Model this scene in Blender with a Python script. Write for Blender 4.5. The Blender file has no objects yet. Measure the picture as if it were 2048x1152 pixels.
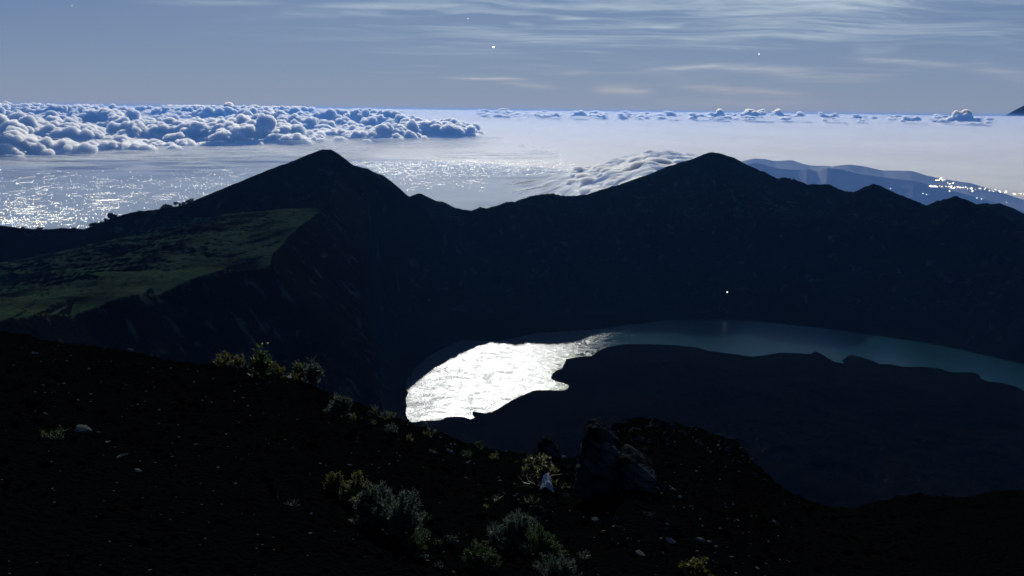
import bpy, math, random
import numpy as np

R = math.radians
S = bpy.context.scene
COL = S.collection

# ------------------------------------------------------------------ camera
F_PX = 1462.0                       # focal length in pixels of a 2048-wide frame
PITCH = math.atan((576 - 220.5) / F_PX)
ROLL = R(0.65)
Fv = np.array([0, math.cos(PITCH), -math.sin(PITCH)])
X0 = np.array([1.0, 0, 0]); U0 = np.cross(X0, Fv)
Rv = math.cos(ROLL) * X0 + math.sin(ROLL) * U0
Uv = -math.sin(ROLL) * X0 + math.cos(ROLL) * U0
from mathutils import Matrix, Vector
cam = bpy.data.cameras.new('camera')
cam.sensor_width = 36.0
cam.lens = 36.0 * F_PX / 2048.0
cam.clip_start = 0.05
cam.clip_end = 2.0e6
cam_o = bpy.data.objects.new('camera', cam); COL.objects.link(cam_o)
cam_o.matrix_world = Matrix(((Rv[0], Uv[0], -Fv[0], 0), (Rv[1], Uv[1], -Fv[1], 0), (Rv[2], Uv[2], -Fv[2], 0), (0, 0, 0, 1)))
S.camera = cam_o

MOON_AZ, MOON_EL = R(-2.6), R(20.9)

# ------------------------------------------------------------------ node helper
class N:
    def __init__(self, tree):
        self.t = tree; tree.nodes.clear()
    def n(self, typ, **kw):
        nd = self.t.nodes.new(typ)
        for k, v in kw.items():
            if k.startswith('i_'):
                nd.inputs[k[2:].replace('_', ' ')].default_value = v
            else:
                setattr(nd, k, v)
        return nd
    def l(self, a, b): self.t.links.new(a, b)
    def val(self, x, sock):
        if hasattr(x, 'is_output'): self.l(x, sock)
        else: sock.default_value = x
    def m(self, op, a, b=0.0, c=None, clamp=False):
        nd = self.n('ShaderNodeMath', operation=op, use_clamp=clamp)
        self.val(a, nd.inputs[0]); self.val(b, nd.inputs[1])
        if c is not None: self.val(c, nd.inputs[2])
        return nd.outputs[0]
    def mix(self, f, a, b, mode='MIX'):
        nd = self.n('ShaderNodeMix', data_type='RGBA', blend_type=mode)
        self.val(f, nd.inputs[0])
        for x, s in ((a, nd.inputs[6]), (b, nd.inputs[7])):
            if hasattr(x, 'is_output'): self.l(x, s)
            else: s.default_value = (*x, 1)
        return nd.outputs[2]
    def sstep(self, x, lo, hi, a=0.0, b=1.0):
        nd = self.n('ShaderNodeMapRange', interpolation_type='SMOOTHSTEP')
        self.val(x, nd.inputs[0]); nd.inputs[1].default_value = lo; nd.inputs[2].default_value = hi
        nd.inputs[3].default_value = a; nd.inputs[4].default_value = b
        return nd.outputs[0]
    def ramp(self, f, stops):
        nd = self.n('ShaderNodeValToRGB')
        e = nd.color_ramp.elements
        e[0].position = stops[0][0]; e[0].color = (*stops[0][1], 1)
        e[1].position = stops[-1][0]; e[1].color = (*stops[-1][1], 1)
        for p, c in stops[1:-1]:
            q = e.new(p); q.color = (*c, 1)
        self.l(f, nd.inputs[0])
        return nd.outputs[0]
    def noise(self, vec, scale, detail=4, rough=.5, dist=0.0, col=False):
        nd = self.n('ShaderNodeTexNoise')
        nd.inputs['Scale'].default_value = scale; nd.inputs['Detail'].default_value = detail
        nd.inputs['Roughness'].default_value = rough; nd.inputs['Distortion'].default_value = dist
        if vec is not None: self.l(vec, nd.inputs['Vector'])
        return nd.outputs['Color' if col else 'Fac']
    def mapping(self, vec, scale=(1, 1, 1), rot=(0, 0, 0), loc=(0, 0, 0)):
        nd = self.n('ShaderNodeMapping')
        nd.inputs['Scale'].default_value = scale; nd.inputs['Rotation'].default_value = rot; nd.inputs['Location'].default_value = loc
        self.l(vec, nd.inputs['Vector'])
        return nd.outputs[0]
    def comb(self, x, y, z=0.0):
        nd = self.n('ShaderNodeCombineXYZ')
        self.val(x, nd.inputs[0]); self.val(y, nd.inputs[1]); self.val(z, nd.inputs[2])
        return nd.outputs[0]

# ------------------------------------------------------------------ night sky with the moon high ahead
def pdir(x, y):
    return Fv + Rv * ((x - 1024) / F_PX) + Uv * ((576 - y) / F_PX)
def azel(x, y):
    d = pdir(x, y)
    return math.atan2(d[0], d[1]), math.atan2(d[2], math.hypot(d[0], d[1]))

W = bpy.data.worlds.new('World'); S.world = W; W.use_nodes = True
w = N(W.node_tree)
tc = w.n('ShaderNodeTexCoord')
sep = w.n('ShaderNodeSeparateXYZ'); w.l(tc.outputs['Generated'], sep.inputs[0])
dx, dy, dz = sep.outputs
EL = w.m('MULTIPLY', w.m('ARCSINE', dz), 180 / math.pi)              # degrees above the horizon
AZ = w.m('MULTIPLY', w.m('ARCTAN2', dx, dy), 180 / math.pi)          # degrees right of straight ahead
grad = w.ramp(w.m('DIVIDE', w.m('ADD', EL, 10.0), 100.0),
              [(0.0, (.30, .34, .42)), (.098, (.25, .30, .43)), (.125, (.22, .295, .44)), (.18, (.175, .265, .44)),
               (.30, (.065, .175, .37)), (.36, (.04, .085, .18)), (.48, (.030, .065, .15)), (1.0, (.025, .055, .14))])
side = w.m('MULTIPLY', w.sstep(w.m('ABSOLUTE', w.m('ADD', AZ, 0.0)), 12, 60), w.sstep(EL, 0, 8))
grad = w.mix(w.m('MULTIPLY', side, .68), grad, (.075, .165, .35))
back = w.sstep(dy, .35, -.25)
grad = w.mix(w.m('MULTIPLY', back, .93), grad, (.014, .052, .20))
# high cirrus, thin ice clouds about 9 km up, streaked by the wind
den = w.m('MAXIMUM', w.m('ADD', dz, .035), .02)
px_, py_ = w.m('DIVIDE', dx, den), w.m('DIVIDE', dy, den)
pv = w.comb(px_, py_)
warp = w.n('ShaderNodeVectorMath', operation='SCALE'); warp.inputs['Scale'].default_value = 1.3
w.l(w.noise(pv, .55, 3, .5, col=True), warp.inputs[0])
pvw = w.n('ShaderNodeVectorMath', operation='ADD'); w.l(pv, pvw.inputs[0]); w.l(warp.outputs[0], pvw.inputs[1])
st1 = w.noise(w.mapping(pvw.outputs[0], (.42, 1.5, 1), (0, 0, R(9))), 1.0, 7, .62, .3)
st2 = w.noise(w.mapping(pvw.outputs[0], (.8, 3.3, 1), (0, 0, R(-7)), (5, 2, 0)), 1.0, 6, .6, .4)
big = w.noise(pv, .28, 2, .5)
topmask = w.m('MULTIPLY', w.sstep(EL, 3.0, 7.2), w.sstep(AZ, -26, 2))
topmask = w.m('MULTIPLY', topmask, w.sstep(AZ, 36, 22, .35, 1.0))
cir = w.m('MULTIPLY', w.sstep(w.m('ADD', w.m('MULTIPLY', st1, .62), w.m('MULTIPLY', st2, .38)), .43, .68), topmask)
veil = w.m('MULTIPLY', w.sstep(st1, .50, .80), w.m('MULTIPLY', w.sstep(EL, .6, 3.5), w.sstep(AZ, -30, 10, .05, .55)))
def streak(x0, y0, x1, y1, wpx, amp):
    a0, e0 = azel(x0, y0); a1, e1 = azel(x1, y1)
    a0, e0, a1, e1 = (math.degrees(v) for v in (a0, e0, a1, e1))
    ca, ce = (a0 + a1) / 2, (e0 + e1) / 2
    hl = abs(a1 - a0) / 2; sl = (e1 - e0) / (a1 - a0)
    u = w.m('DIVIDE', w.m('SUBTRACT', AZ, ca), hl)
    wob = w.m('MULTIPLY', w.m('SUBTRACT', w.noise(w.comb(AZ, EL), .22, 3, .5), .5), wpx / 24.0)
    v = w.m('DIVIDE', w.m('ADD', w.m('SUBTRACT', EL, w.m('ADD', ce, w.m('MULTIPLY', w.m('SUBTRACT', AZ, ca), sl))), wob), wpx / 25.5)
    q = w.m('ADD', w.m('MULTIPLY', w.m('MULTIPLY', u, u), w.m('MULTIPLY', u, u)), w.m('MULTIPLY', v, v))
    return w.m('MULTIPLY', w.m('EXPONENT', w.m('MULTIPLY', q, -1.0)), amp)
fine = w.sstep(w.noise(w.mapping(w.comb(AZ, EL), (.30, 3.2, 1), (0, 0, R(-2))), 1.0, 6, .62, .4), .32, .62)
acc = None
for args in ((890, 156, 1050, 158, 2.6, .55), (1000, 166, 1110, 176, 5, .25), (1190, 178, 1300, 184, 9, .42), (1300, 139, 1440, 132, 3.5, .65),
             (1400, 132, 1620, 142, 7, .48), (1370, 174, 1600, 190, 6, .36), (1370, 80, 1530, 68, 7, .3), (1710, 118, 1920, 130, 5, .42),
             (1710, 100, 1800, 96, 8, .26), (1540, 152, 1760, 156, 7, .22), (1940, 128, 2060, 156, 10, .22), (1330, 205, 1640, 208, 7, .14),
             (610, 10, 800, 9, 5, .40), (680, 22, 770, 24, 5, .40), (1110, 38, 1175, 37, 2.6, .55), (1300, 52, 1370, 51, 4, .4), (1020, 47, 1070, 49, 3, .35),
             (300, 3, 560, 6, 5, .30), (560, 22, 680, 30, 6, .20), (1120, 150, 1180, 140, 5, .16), (1240, 122, 1450, 172, 16, .08), (1400, 30, 1800, 12, 26, .25)):
    s_ = streak(*args); acc = s_ if acc is None else w.m('ADD', acc, s_)
acc = w.m('MULTIPLY', acc, w.m('ADD', w.m('MULTIPLY', fine, .75), .25))
ccol = w.mix(w.sstep(EL, 5, 1.2), (.50, .60, .70), (.62, .56, .58))
cmask = w.m('ADD', w.m('ADD', w.m('MULTIPLY', cir, .80), w.m('MULTIPLY', veil, .45)), acc, clamp=True)
skyc = w.mix(cmask, grad, ccol)
# real atmosphere under the same moon, dimmed to night
nish = w.n('ShaderNodeTexSky', sky_type='NISHITA', sun_disc=False, sun_elevation=MOON_EL, sun_rotation=MOON_AZ, altitude=3000, air_density=1.0, dust_density=.3)
b1 = w.n('ShaderNodeBackground'); w.l(skyc, b1.inputs[0]); b1.inputs[1].default_value = .88
b2 = w.n('ShaderNodeBackground'); w.l(nish.outputs[0], b2.inputs[0]); b2.inputs[1].default_value = .004
ads = w.n('ShaderNodeAddShader'); w.l(b1.outputs[0], ads.inputs[0]); w.l(b2.outputs[0], ads.inputs[1])
wo = w.n('ShaderNodeOutputWorld'); w.l(ads.outputs[0], wo.inputs['Surface'])

ml = bpy.data.lights.new('moon', 'SUN'); ml.energy = 5.0; ml.angle = R(.52); ml.color = (1.0, .93, .75)
mo = bpy.data.objects.new('moon', ml); COL.objects.link(mo)
md = Vector((math.sin(MOON_AZ) * math.cos(MOON_EL), math.cos(MOON_AZ) * math.cos(MOON_EL), math.sin(MOON_EL)))
mo.rotation_euler = md.to_track_quat('Z', 'Y').to_euler()

S.view_settings.view_transform = 'Standard'; S.view_settings.look = 'None'
S.view_settings.exposure = 0.0; S.view_settings.gamma = 1.0
try:
    S.view_settings.use_curve_mapping = False
except Exception:
    pass
S.cycles.max_bounces = 6; S.cycles.diffuse_bounces = 2; S.cycles.transparent_max_bounces = 16; S.cycles.volume_bounces = 3
S.cycles.use_denoising = True

# ------------------------------------------------------------------ general helpers
LAKE_Z, SEA_Z = -1200.0, -3200.0

def P(x, y, D):
    """world point along the direction of photo pixel (x, y) at horizontal distance D"""
    d = pdir(x, y); h = math.hypot(d[0], d[1])
    return np.array([d[0] / h * D, d[1] / h * D, d[2] / h * D])
def Pz(x, y, z):
    """world point along the direction of photo pixel (x, y) at height z"""
    d = pdir(x, y); return d * (z / d[2])

def tag(o, label=None, cat=None, group=None, kind=None):
    if label: o['label'] = label
    if cat: o['category'] = cat
    if group: o['group'] = group
    if kind: o['kind'] = kind
    return o

def mesh_obj(name, V, Fc, mat, parent=None, smooth=True, attrs=None):
    """V (n,3) array, Fc (m,3 or 4) array, or list of such arrays -> ONE mesh object"""
    V = np.asarray(V, dtype=np.float32)
    Fl = Fc if isinstance(Fc, list) else [Fc]
    Fl = [np.asarray(f, dtype=np.int32) for f in Fl if len(f)]
    me = bpy.data.meshes.new(name)
    me.vertices.add(len(V)); me.vertices.foreach_set('co', V.ravel())
    nl = sum(f.size for f in Fl); npoly = sum(len(f) for f in Fl)
    me.loops.add(nl); me.polygons.add(npoly)
    me.loops.foreach_set('vertex_index', np.concatenate([f.ravel() for f in Fl]))
    tot = np.concatenate([np.full(len(f), f.shape[1], dtype=np.int32) for f in Fl])
    start = np.concatenate([[0], np.cumsum(tot)[:-1]]).astype(np.int32)
    me.polygons.foreach_set('loop_start', start)
    me.polygons.foreach_set('loop_total', tot)
    me.polygons.foreach_set('use_smooth', np.full(npoly, smooth, dtype=bool))
    if attrs:
        for k, a in attrs.items():
            at = me.attributes.new(k, 'FLOAT', 'POINT'); at.data.foreach_set('value', np.asarray(a, dtype=np.float32))
    me.update(calc_edges=True); me.validate()
    if mat: me.materials.append(mat)
    o = bpy.data.objects.new(name, me); COL.objects.link(o)
    if parent: o.parent = parent
    return o

def empty(name, loc=(0, 0, 0), rz=0):
    o = bpy.data.objects.new(name, None); COL.objects.link(o)
    o.location = loc; o.rotation_euler.z = rz
    return o

def grid_faces(nr, nc):
    i = np.arange(nr - 1)[:, None] * nc + np.arange(nc - 1)[None, :]
    i = i.ravel()
    return np.stack([i, i + 1, i + nc + 1, i + nc], axis=1)

def _hash(ix, iy, seed):
    h = (ix.astype(np.int64) * 374761393 + iy.astype(np.int64) * 668265263 + seed * 1274126177) & 0xffffffff
    h = ((h ^ (h >> 13)) * 1274126177) & 0xffffffff
    h = (h ^ (h >> 16)) & 0xffffffff
    return h
def gnoise(x, y, seed=0):
    ix, iy = np.floor(x), np.floor(y); fx, fy = x - ix, y - iy
    u, v = fx * fx * fx * (fx * (fx * 6 - 15) + 10), fy * fy * fy * (fy * (fy * 6 - 15) + 10)
    def g(i, j):
        a = _hash(ix + i, iy + j, seed) * (2 * math.pi / 4294967296.0)
        return np.cos(a) * (fx - i) + np.sin(a) * (fy - j)
    return 1.5 * ((g(0, 0) * (1 - u) + g(1, 0) * u) * (1 - v) + (g(0, 1) * (1 - u) + g(1, 1) * u) * v)
def fbm(x, y, oct=5, seed=0, gain=.5, ridged=False):
    s = np.zeros_like(x); a = 1.0; t = 0
    for k in range(oct):
        n = gnoise(x * 2 ** k + 17.3 * k, y * 2 ** k - 9.1 * k, seed + k)
        s += a * ((1 - 2 * np.abs(n)) if ridged else n); t += a; a *= gain
    return s / t
def worley(x, y, seed=0):
    """dome height 0..1 around jittered cell points"""
    ix, iy = np.floor(x), np.floor(y); best = np.full_like(x, 9.0)
    for i in (-1, 0, 1):
        for j in (-1, 0, 1):
            h1 = _hash(ix + i, iy + j, seed) / 4294967296.0; h2 = _hash(ix + i, iy + j, seed + 77) / 4294967296.0
            h3 = _hash(ix + i, iy + j, seed + 131) / 4294967296.0
            d = ((ix + i + h1 - x) ** 2 + (iy + j + h2 - y) ** 2) / (.45 + .55 * h3)
            best = np.minimum(best, d)
    return np.sqrt(np.clip(1 - best, 0, 1))

def material(name):
    m = bpy.data.materials.new(name); m.use_nodes = True
    return m, N(m.node_tree)
def out(nn, sh):
    o = nn.n('ShaderNodeOutputMaterial'); nn.l(sh, o.inputs['Surface'])
def principled(nn, col, rough=.9, spec=.2, normal=None, **kw):
    b = nn.n('ShaderNodeBsdfPrincipled')
    if hasattr(col, 'is_output'): nn.l(col, b.inputs['Base Color'])
    else: b.inputs['Base Color'].default_value = (*col, 1)
    nn.val(rough, b.inputs['Roughness']); b.inputs['Specular IOR Level'].default_value = spec
    if normal is not None: nn.l(normal, b.inputs['Normal'])
    for k, v in kw.items(): nn.val(v, b.inputs[k])
    return b.outputs[0]
def diffuse(nn, col, normal=None):
    b = nn.n('ShaderNodeBsdfDiffuse'); b.inputs['Roughness'].default_value = .6
    if hasattr(col, 'is_output'): nn.l(col, b.inputs[0])
    else: b.inputs[0].default_value = (*col, 1)
    if normal is not None: nn.l(normal, b.inputs['Normal'])
    return b.outputs[0]
def bump(nn, h, strength=.5, dist=1.0):
    b = nn.n('ShaderNodeBump'); b.inputs['Strength'].default_value = strength; b.inputs['Distance'].default_value = dist
    nn.l(h, b.inputs['Height']); return b.outputs[0]

# ------------------------------------------------------------------ materials
def m_mountain():
    m, a = material('mountain_rock')
    g = a.n('ShaderNodeNewGeometry'); pos = g.outputs['Position']
    sepn = a.n('ShaderNodeSeparateXYZ'); a.l(g.outputs['True Normal'], sepn.inputs[0])
    sq = a.n('ShaderNodeSeparateXYZ'); a.l(pos, sq.inputs[0]); sepp = sq.outputs[2]
    flat = a.m('MULTIPLY', a.sstep(sepn.outputs[2], .925, .975), a.sstep(a.m('ADD', sepp, a.m('MULTIPLY', a.noise(pos, .01, 3), 80)), -760, -640)); flat = a.m('MULTIPLY', flat, a.sstep(sq.outputs[1], 1200, 1500))
    n1 = a.noise(pos, .004, 6, .6); n2 = a.noise(pos, .03, 5, .65)
    rock = a.mix(a.sstep(n1, .35, .65), (.0022, .0026, .0032), (.0045, .0048, .0050))
    grass = a.mix(a.sstep(n2, .3, .7), (.018, .040, .024), (.040, .060, .030))
    gl = a.noise(a.mapping(pos, (.018, .018, .0025)), 1.0, 6, .65, .6)  # pale streaks painted on steep rock for the faint moonlit gully lines
    rock = a.mix(a.m('MULTIPLY', a.sstep(gl, .56, .66), a.sstep(sepn.outputs[2], .93, .80)), rock, (.026, .032, .031))
    c = a.mix(a.m('MULTIPLY', flat, a.sstep(n1, .32, .55)), rock, grass)
    out(a, diffuse(a, c, bump(a, n2, .6, 14.0)))
    return m
def m_lowland():
    m, a = material('lowland_haze_tint')
    g = a.n('ShaderNodeNewGeometry'); pos = g.outputs['Position']
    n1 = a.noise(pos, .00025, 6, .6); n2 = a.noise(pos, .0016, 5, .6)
    c = a.mix(a.sstep(n1, .3, .7), (.13, .21, .34), (.19, .28, .41))  # blue glow of haze over the plain, put into the ground colour
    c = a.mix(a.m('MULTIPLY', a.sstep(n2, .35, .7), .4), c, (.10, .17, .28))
    out(a, principled(a, c, .9, .2))
    return m
def m_sea():
    m, a = material('sea_water')
    g = a.n('ShaderNodeNewGeometry'); pos = g.outputs['Position']
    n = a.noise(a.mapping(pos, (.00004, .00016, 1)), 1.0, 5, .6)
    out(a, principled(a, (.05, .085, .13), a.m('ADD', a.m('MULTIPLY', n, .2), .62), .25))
    return m
def m_cloud(name='cloud_white', scale=420.0, alpha=True):
    m, a = material(name)
    p = a.n('ShaderNodeBsdfPrincipled')
    p.inputs['Base Color'].default_value = (.88, .93, .97, 1); p.inputs['Roughness'].default_value = 1.0; p.inputs['Specular IOR Level'].default_value = 0.0
    p.subsurface_method = 'BURLEY'
    p.inputs['Subsurface Weight'].default_value = 1.0; p.inputs['Subsurface Radius'].default_value = (1.0, 1.0, 1.0); p.inputs['Subsurface Scale'].default_value = scale
    sh = p.outputs[0]
    if alpha:
        d = p
        if alpha != 'sss':
            d = a.n('ShaderNodeBsdfDiffuse'); d.inputs[0].default_value = (.94, .95, .86, 1)
        at = a.n('ShaderNodeAttribute', attribute_name='cover'); tr = a.n('ShaderNodeBsdfTransparent'); mx2 = a.n('ShaderNodeMixShader')
        a.l(at.outputs['Fac'], mx2.inputs[0]); a.l(tr.outputs[0], mx2.inputs[1]); a.l(d.outputs[0], mx2.inputs[2]); sh = mx2.outputs[0]
    out(a, sh)
    return m
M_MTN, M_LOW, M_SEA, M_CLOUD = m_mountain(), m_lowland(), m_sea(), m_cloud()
M_FOG = m_cloud('fog_white', 90.0, 'sss')
def m_cloud_vol(name, mfp, g, col=(1.0, .98, .95)):
    m, a = material(name)
    v = a.n('ShaderNodeVolumeScatter'); v.inputs['Color'].default_value = (*col, 1); v.inputs['Density'].default_value = 1.0 / mfp; v.inputs['Anisotropy'].default_value = g
    o = a.n('ShaderNodeOutputMaterial'); a.l(v.outputs[0], o.inputs['Volume']); return m
M_BANK = m_cloud_vol('cumulus_vapour', 120.0, .42)
M_DECK = m_cloud_vol('deck_vapour', 2600.0, .22, (.995, .97, .86))
M_RIM = m_cloud_vol('rim_vapour', 24.0, .12, (1.0, .95, .86))

# ------------------------------------------------------------------ large terrain: caldera rim, left peak, spur, peninsula
SKY_L = [(-420, 560), (-200, 500), (-60, 452), (0, 450), (22, 453), (50, 457), (85, 459), (125, 456), (165, 458), (185, 452), (205, 445), (222, 437), (235, 433),
         (260, 425), (280, 421), (310, 420), (335, 414), (370, 410), (395, 405), (425, 396), (442, 388), (450, 388), (480, 370), (508, 360), (535, 349), (552, 338),
         (566, 329), (590, 323), (610, 315), (632, 305), (645, 299), (660, 298), (670, 303), (680, 312), (690, 326), (696, 329), (712, 331),
         (735, 337), (748, 344), (765, 349), (778, 359), (790, 370), (805, 383), (818, 396), (835, 412), (860, 440)]
D_L = [(-420, 4700), (0, 4350), (200, 4150), (400, 4020), (560, 3990), (650, 4100), (720, 4250), (860, 4700)]
SKY_R = [(780, 430), (800, 412), (819, 397), (828, 389), (840, 385), (850, 392), (860, 398), (873, 401), (884, 402), (893, 407), (902, 414), (918, 417), (935, 420),
         (948, 420), (960, 414), (977, 417), (991, 411), (997, 415), (1005, 407), (1014, 403), (1030, 403), (1060, 392), (1082, 388), (1105, 386), (1125, 391), (1150, 391),
         (1175, 388), (1200, 380), (1225, 372), (1245, 371), (1260, 361), (1280, 354), (1303, 347), (1330, 347), (1347, 340), (1362, 327), (1380, 320),
         (1398, 313), (1412, 306), (1425, 304), (1445, 307), (1470, 316), (1490, 330), (1510, 344), (1535, 348), (1552, 356), (1565, 354), (1590, 359),
         (1615, 368), (1640, 368), (1658, 368), (1675, 376), (1692, 383), (1712, 383), (1728, 374), (1746, 367), (1756, 369), (1775, 380), (1785, 388),
         (1798, 397), (1820, 408), (1846, 424), (1856, 418), (1866, 407), (1875, 401), (1895, 397), (1911, 391), (1925, 396), (1936, 400), (1942, 409),
         (1960, 416), (1985, 424), (2010, 430), (2035, 437), (2060, 436), (2120, 420), (2200, 440), (2330, 430), (2500, 450)]
D_R = [(780, 4750), (819, 4950), (860, 5000), (950, 5055), (1000, 5120), (1100, 5335), (1250, 5700), (1425, 6220), (1560, 6180), (1690, 6060), (1750, 5960),
       (1845, 5860), (1905, 5760), (2048, 5620), (2500, 5400)]
FAR_HILL = [(1900, 430), (1935, 415), (1947, 408), (1960, 406), (1975, 405), (1985, 407), (2000, 405), (2010, 413), (2025, 423), (2040, 427), (2070, 428), (2150, 440)]
SPUR = [(-500, 720, 1450), (-200, 668, 1580), (0, 646, 1700), (20, 637, 1720), (60, 633, 1750), (110, 629, 1800), (150, 631, 1840), (200, 611, 1890), (245, 595, 1940),
        (285, 587, 1990), (320, 590, 2030), (370, 565, 2100), (415, 547, 2170), (440, 541, 2200), (490, 541, 2270), (520, 537, 2310), (540, 530, 2350),
        (546, 505, 2490), (566, 490, 2600), (575, 476, 2680), (600, 452, 2830), (625, 434, 3000), (645, 419, 3150), (662, 400, 3350), (668, 380, 3600), (675, 345, 3920)]
RIB = [(645, 419, 3150), (672, 440, 3190), (700, 478, 3210), (738, 530, 3220), (770, 570, 3220), (800, 620, 3210), (824, 663, 3200)]
RIB2 = [(545, 532, 2350), (575, 565, 2370), (600, 610, 2380), (640, 655, 2400), (690, 700, 2430), (730, 750, 2470)]
SHORE = [(824, 844), (815, 836), (812, 825), (814, 812), (812, 798), (817, 785), (813, 777), (811, 768), (815, 757), (822, 752), (828, 738), (838, 728), (846, 724),
         (853, 714), (880, 700), (925, 680), (985, 684), (1010, 680), (1075, 666), (1180, 660), (1340, 640), (1500, 612), (1700, 611), (1900, 612), (2200, 625),
         (2600, 660), (2600, 900), (2300, 860), (2150, 812), (2048, 782), (2035, 773), (2005, 766), (1975, 762), (1962, 757), (1958, 748), (1945, 744), (1900, 744), (1880, 737),
         (1845, 733), (1810, 734), (1780, 728), (1760, 728), (1745, 721), (1720, 713), (1700, 709), (1692, 715), (1682, 722), (1690, 727), (1670, 724), (1655, 715), (1640, 706), (1630, 702), (1622, 708),
         (1595, 706), (1560, 705), (1530, 710), (1505, 713), (1470, 708), (1420, 702), (1395, 695), (1350, 690), (1300, 688), (1250, 688), (1215, 694), (1200, 700), (1182, 712),
         (1160, 713), (1132, 718), (1128, 728), (1124, 737), (1112, 741), (1104, 748), (1102, 758), (1112, 763), (1128, 767), (1138, 772), (1134, 778), (1125, 781),
         (1105, 780), (1070, 780), (1050, 788), (1030, 797), (1014, 806), (1000, 815), (985, 823), (970, 826), (945, 822), (944, 829), (948, 835), (941, 838),
         (930, 834), (915, 832), (903, 833), (893, 834), (885, 838), (870, 841), (855, 840), (840, 842)]

def lerp_list(pts, x):
    a = np.array(pts); return np.interp(x, a[:, 0], a[:, 1])
def ridge3(sky, dl): return np.array([P(x, y, lerp_list(dl, x)) for x, y in sky])

def prof(d, p):
    return np.interp(d, p[0], p[1]) + np.maximum(d - p[0][-1], 0) * .4
def seg_union(X, Y, poly, front, backp, base=None, cutoff=None):
    """max over segments of (crest height - profile(distance)); front = right-hand side of travel"""
    H = np.full(X.shape, -1e9)
    for a, b in zip(poly[:-1], poly[1:]):
        ex, ey = b[0] - a[0], b[1] - a[1]; L2 = ex * ex + ey * ey + 1e-9
        t = np.clip(((X - a[0]) * ex + (Y - a[1]) * ey) / L2, 0, 1)
        qx, qy = X - (a[0] + t * ex), Y - (a[1] + t * ey)
        d = np.sqrt(qx * qx + qy * qy)
        sgn = (ex * (Y - a[1]) - ey * (X - a[0]))       # >0: left of travel = far side
        zc = a[2] + t * (b[2] - a[2])
        wgt = np.clip(sgn / (math.sqrt(L2) * (d + 1e-6)) * .9 + .5, 0, 1); wgt = wgt * wgt * (3 - 2 * wgt)
        drop = wgt * prof(d, backp) + (1 - wgt) * prof(d, front)
        H = np.maximum(H, zc - drop)
    return H

FAR_SHORE = {870: 4085, 950: 4150, 1100: 4250, 1300: 4350, 1500: 4420, 1700: 4420, 1900: 4380}
def shore_poly():
    out_ = []
    for x, y in SHORE:
        if x in FAR_SHORE and y < 640: out_.append(P(x, y, FAR_SHORE[x])[:2])
        elif x >= 2200 and y < 700: out_.append(P(x, y, 4250)[:2])
        else: out_.append(Pz(x, y, LAKE_Z)[:2])
    return np.array(out_)
SP = shore_poly()
def poly_dist(X, Y, poly):
    """signed distance, negative inside"""
    d = np.full(X.shape, 1e18); inside = np.zeros(X.shape, bool)
    n = len(poly)
    for i in range(n):
        a, b = poly[i], poly[(i + 1) % n]
        ex, ey = b - a; L2 = ex * ex + ey * ey + 1e-9
        t = np.clip(((X - a[0]) * ex + (Y - a[1]) * ey) / L2, 0, 1)
        d = np.minimum(d, (X - a[0] - t * ex) ** 2 + (Y - a[1] - t * ey) ** 2)
        c = ((a[1] > Y) != (b[1] > Y))
        with np.errstate(divide='ignore', invalid='ignore'):
            xi = (b[0] - a[0]) * (Y - a[1]) / (b[1] - a[1]) + a[0]
        inside ^= (c & (X < xi))
    d = np.sqrt(d)
    return np.where(inside, -d, d)

RG_L, RG_R = ridge3(SKY_L, D_L), ridge3(SKY_R, D_R)
RG_S = np.array([P(*p) for p in SPUR]); RG_RIB = np.array([P(*p) for p in RIB]); RG_RIB2 = np.array([P(*p) for p in RIB2])
RG_F = np.array([P(x, y, 7400) for x, y in FAR_HILL])

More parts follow.
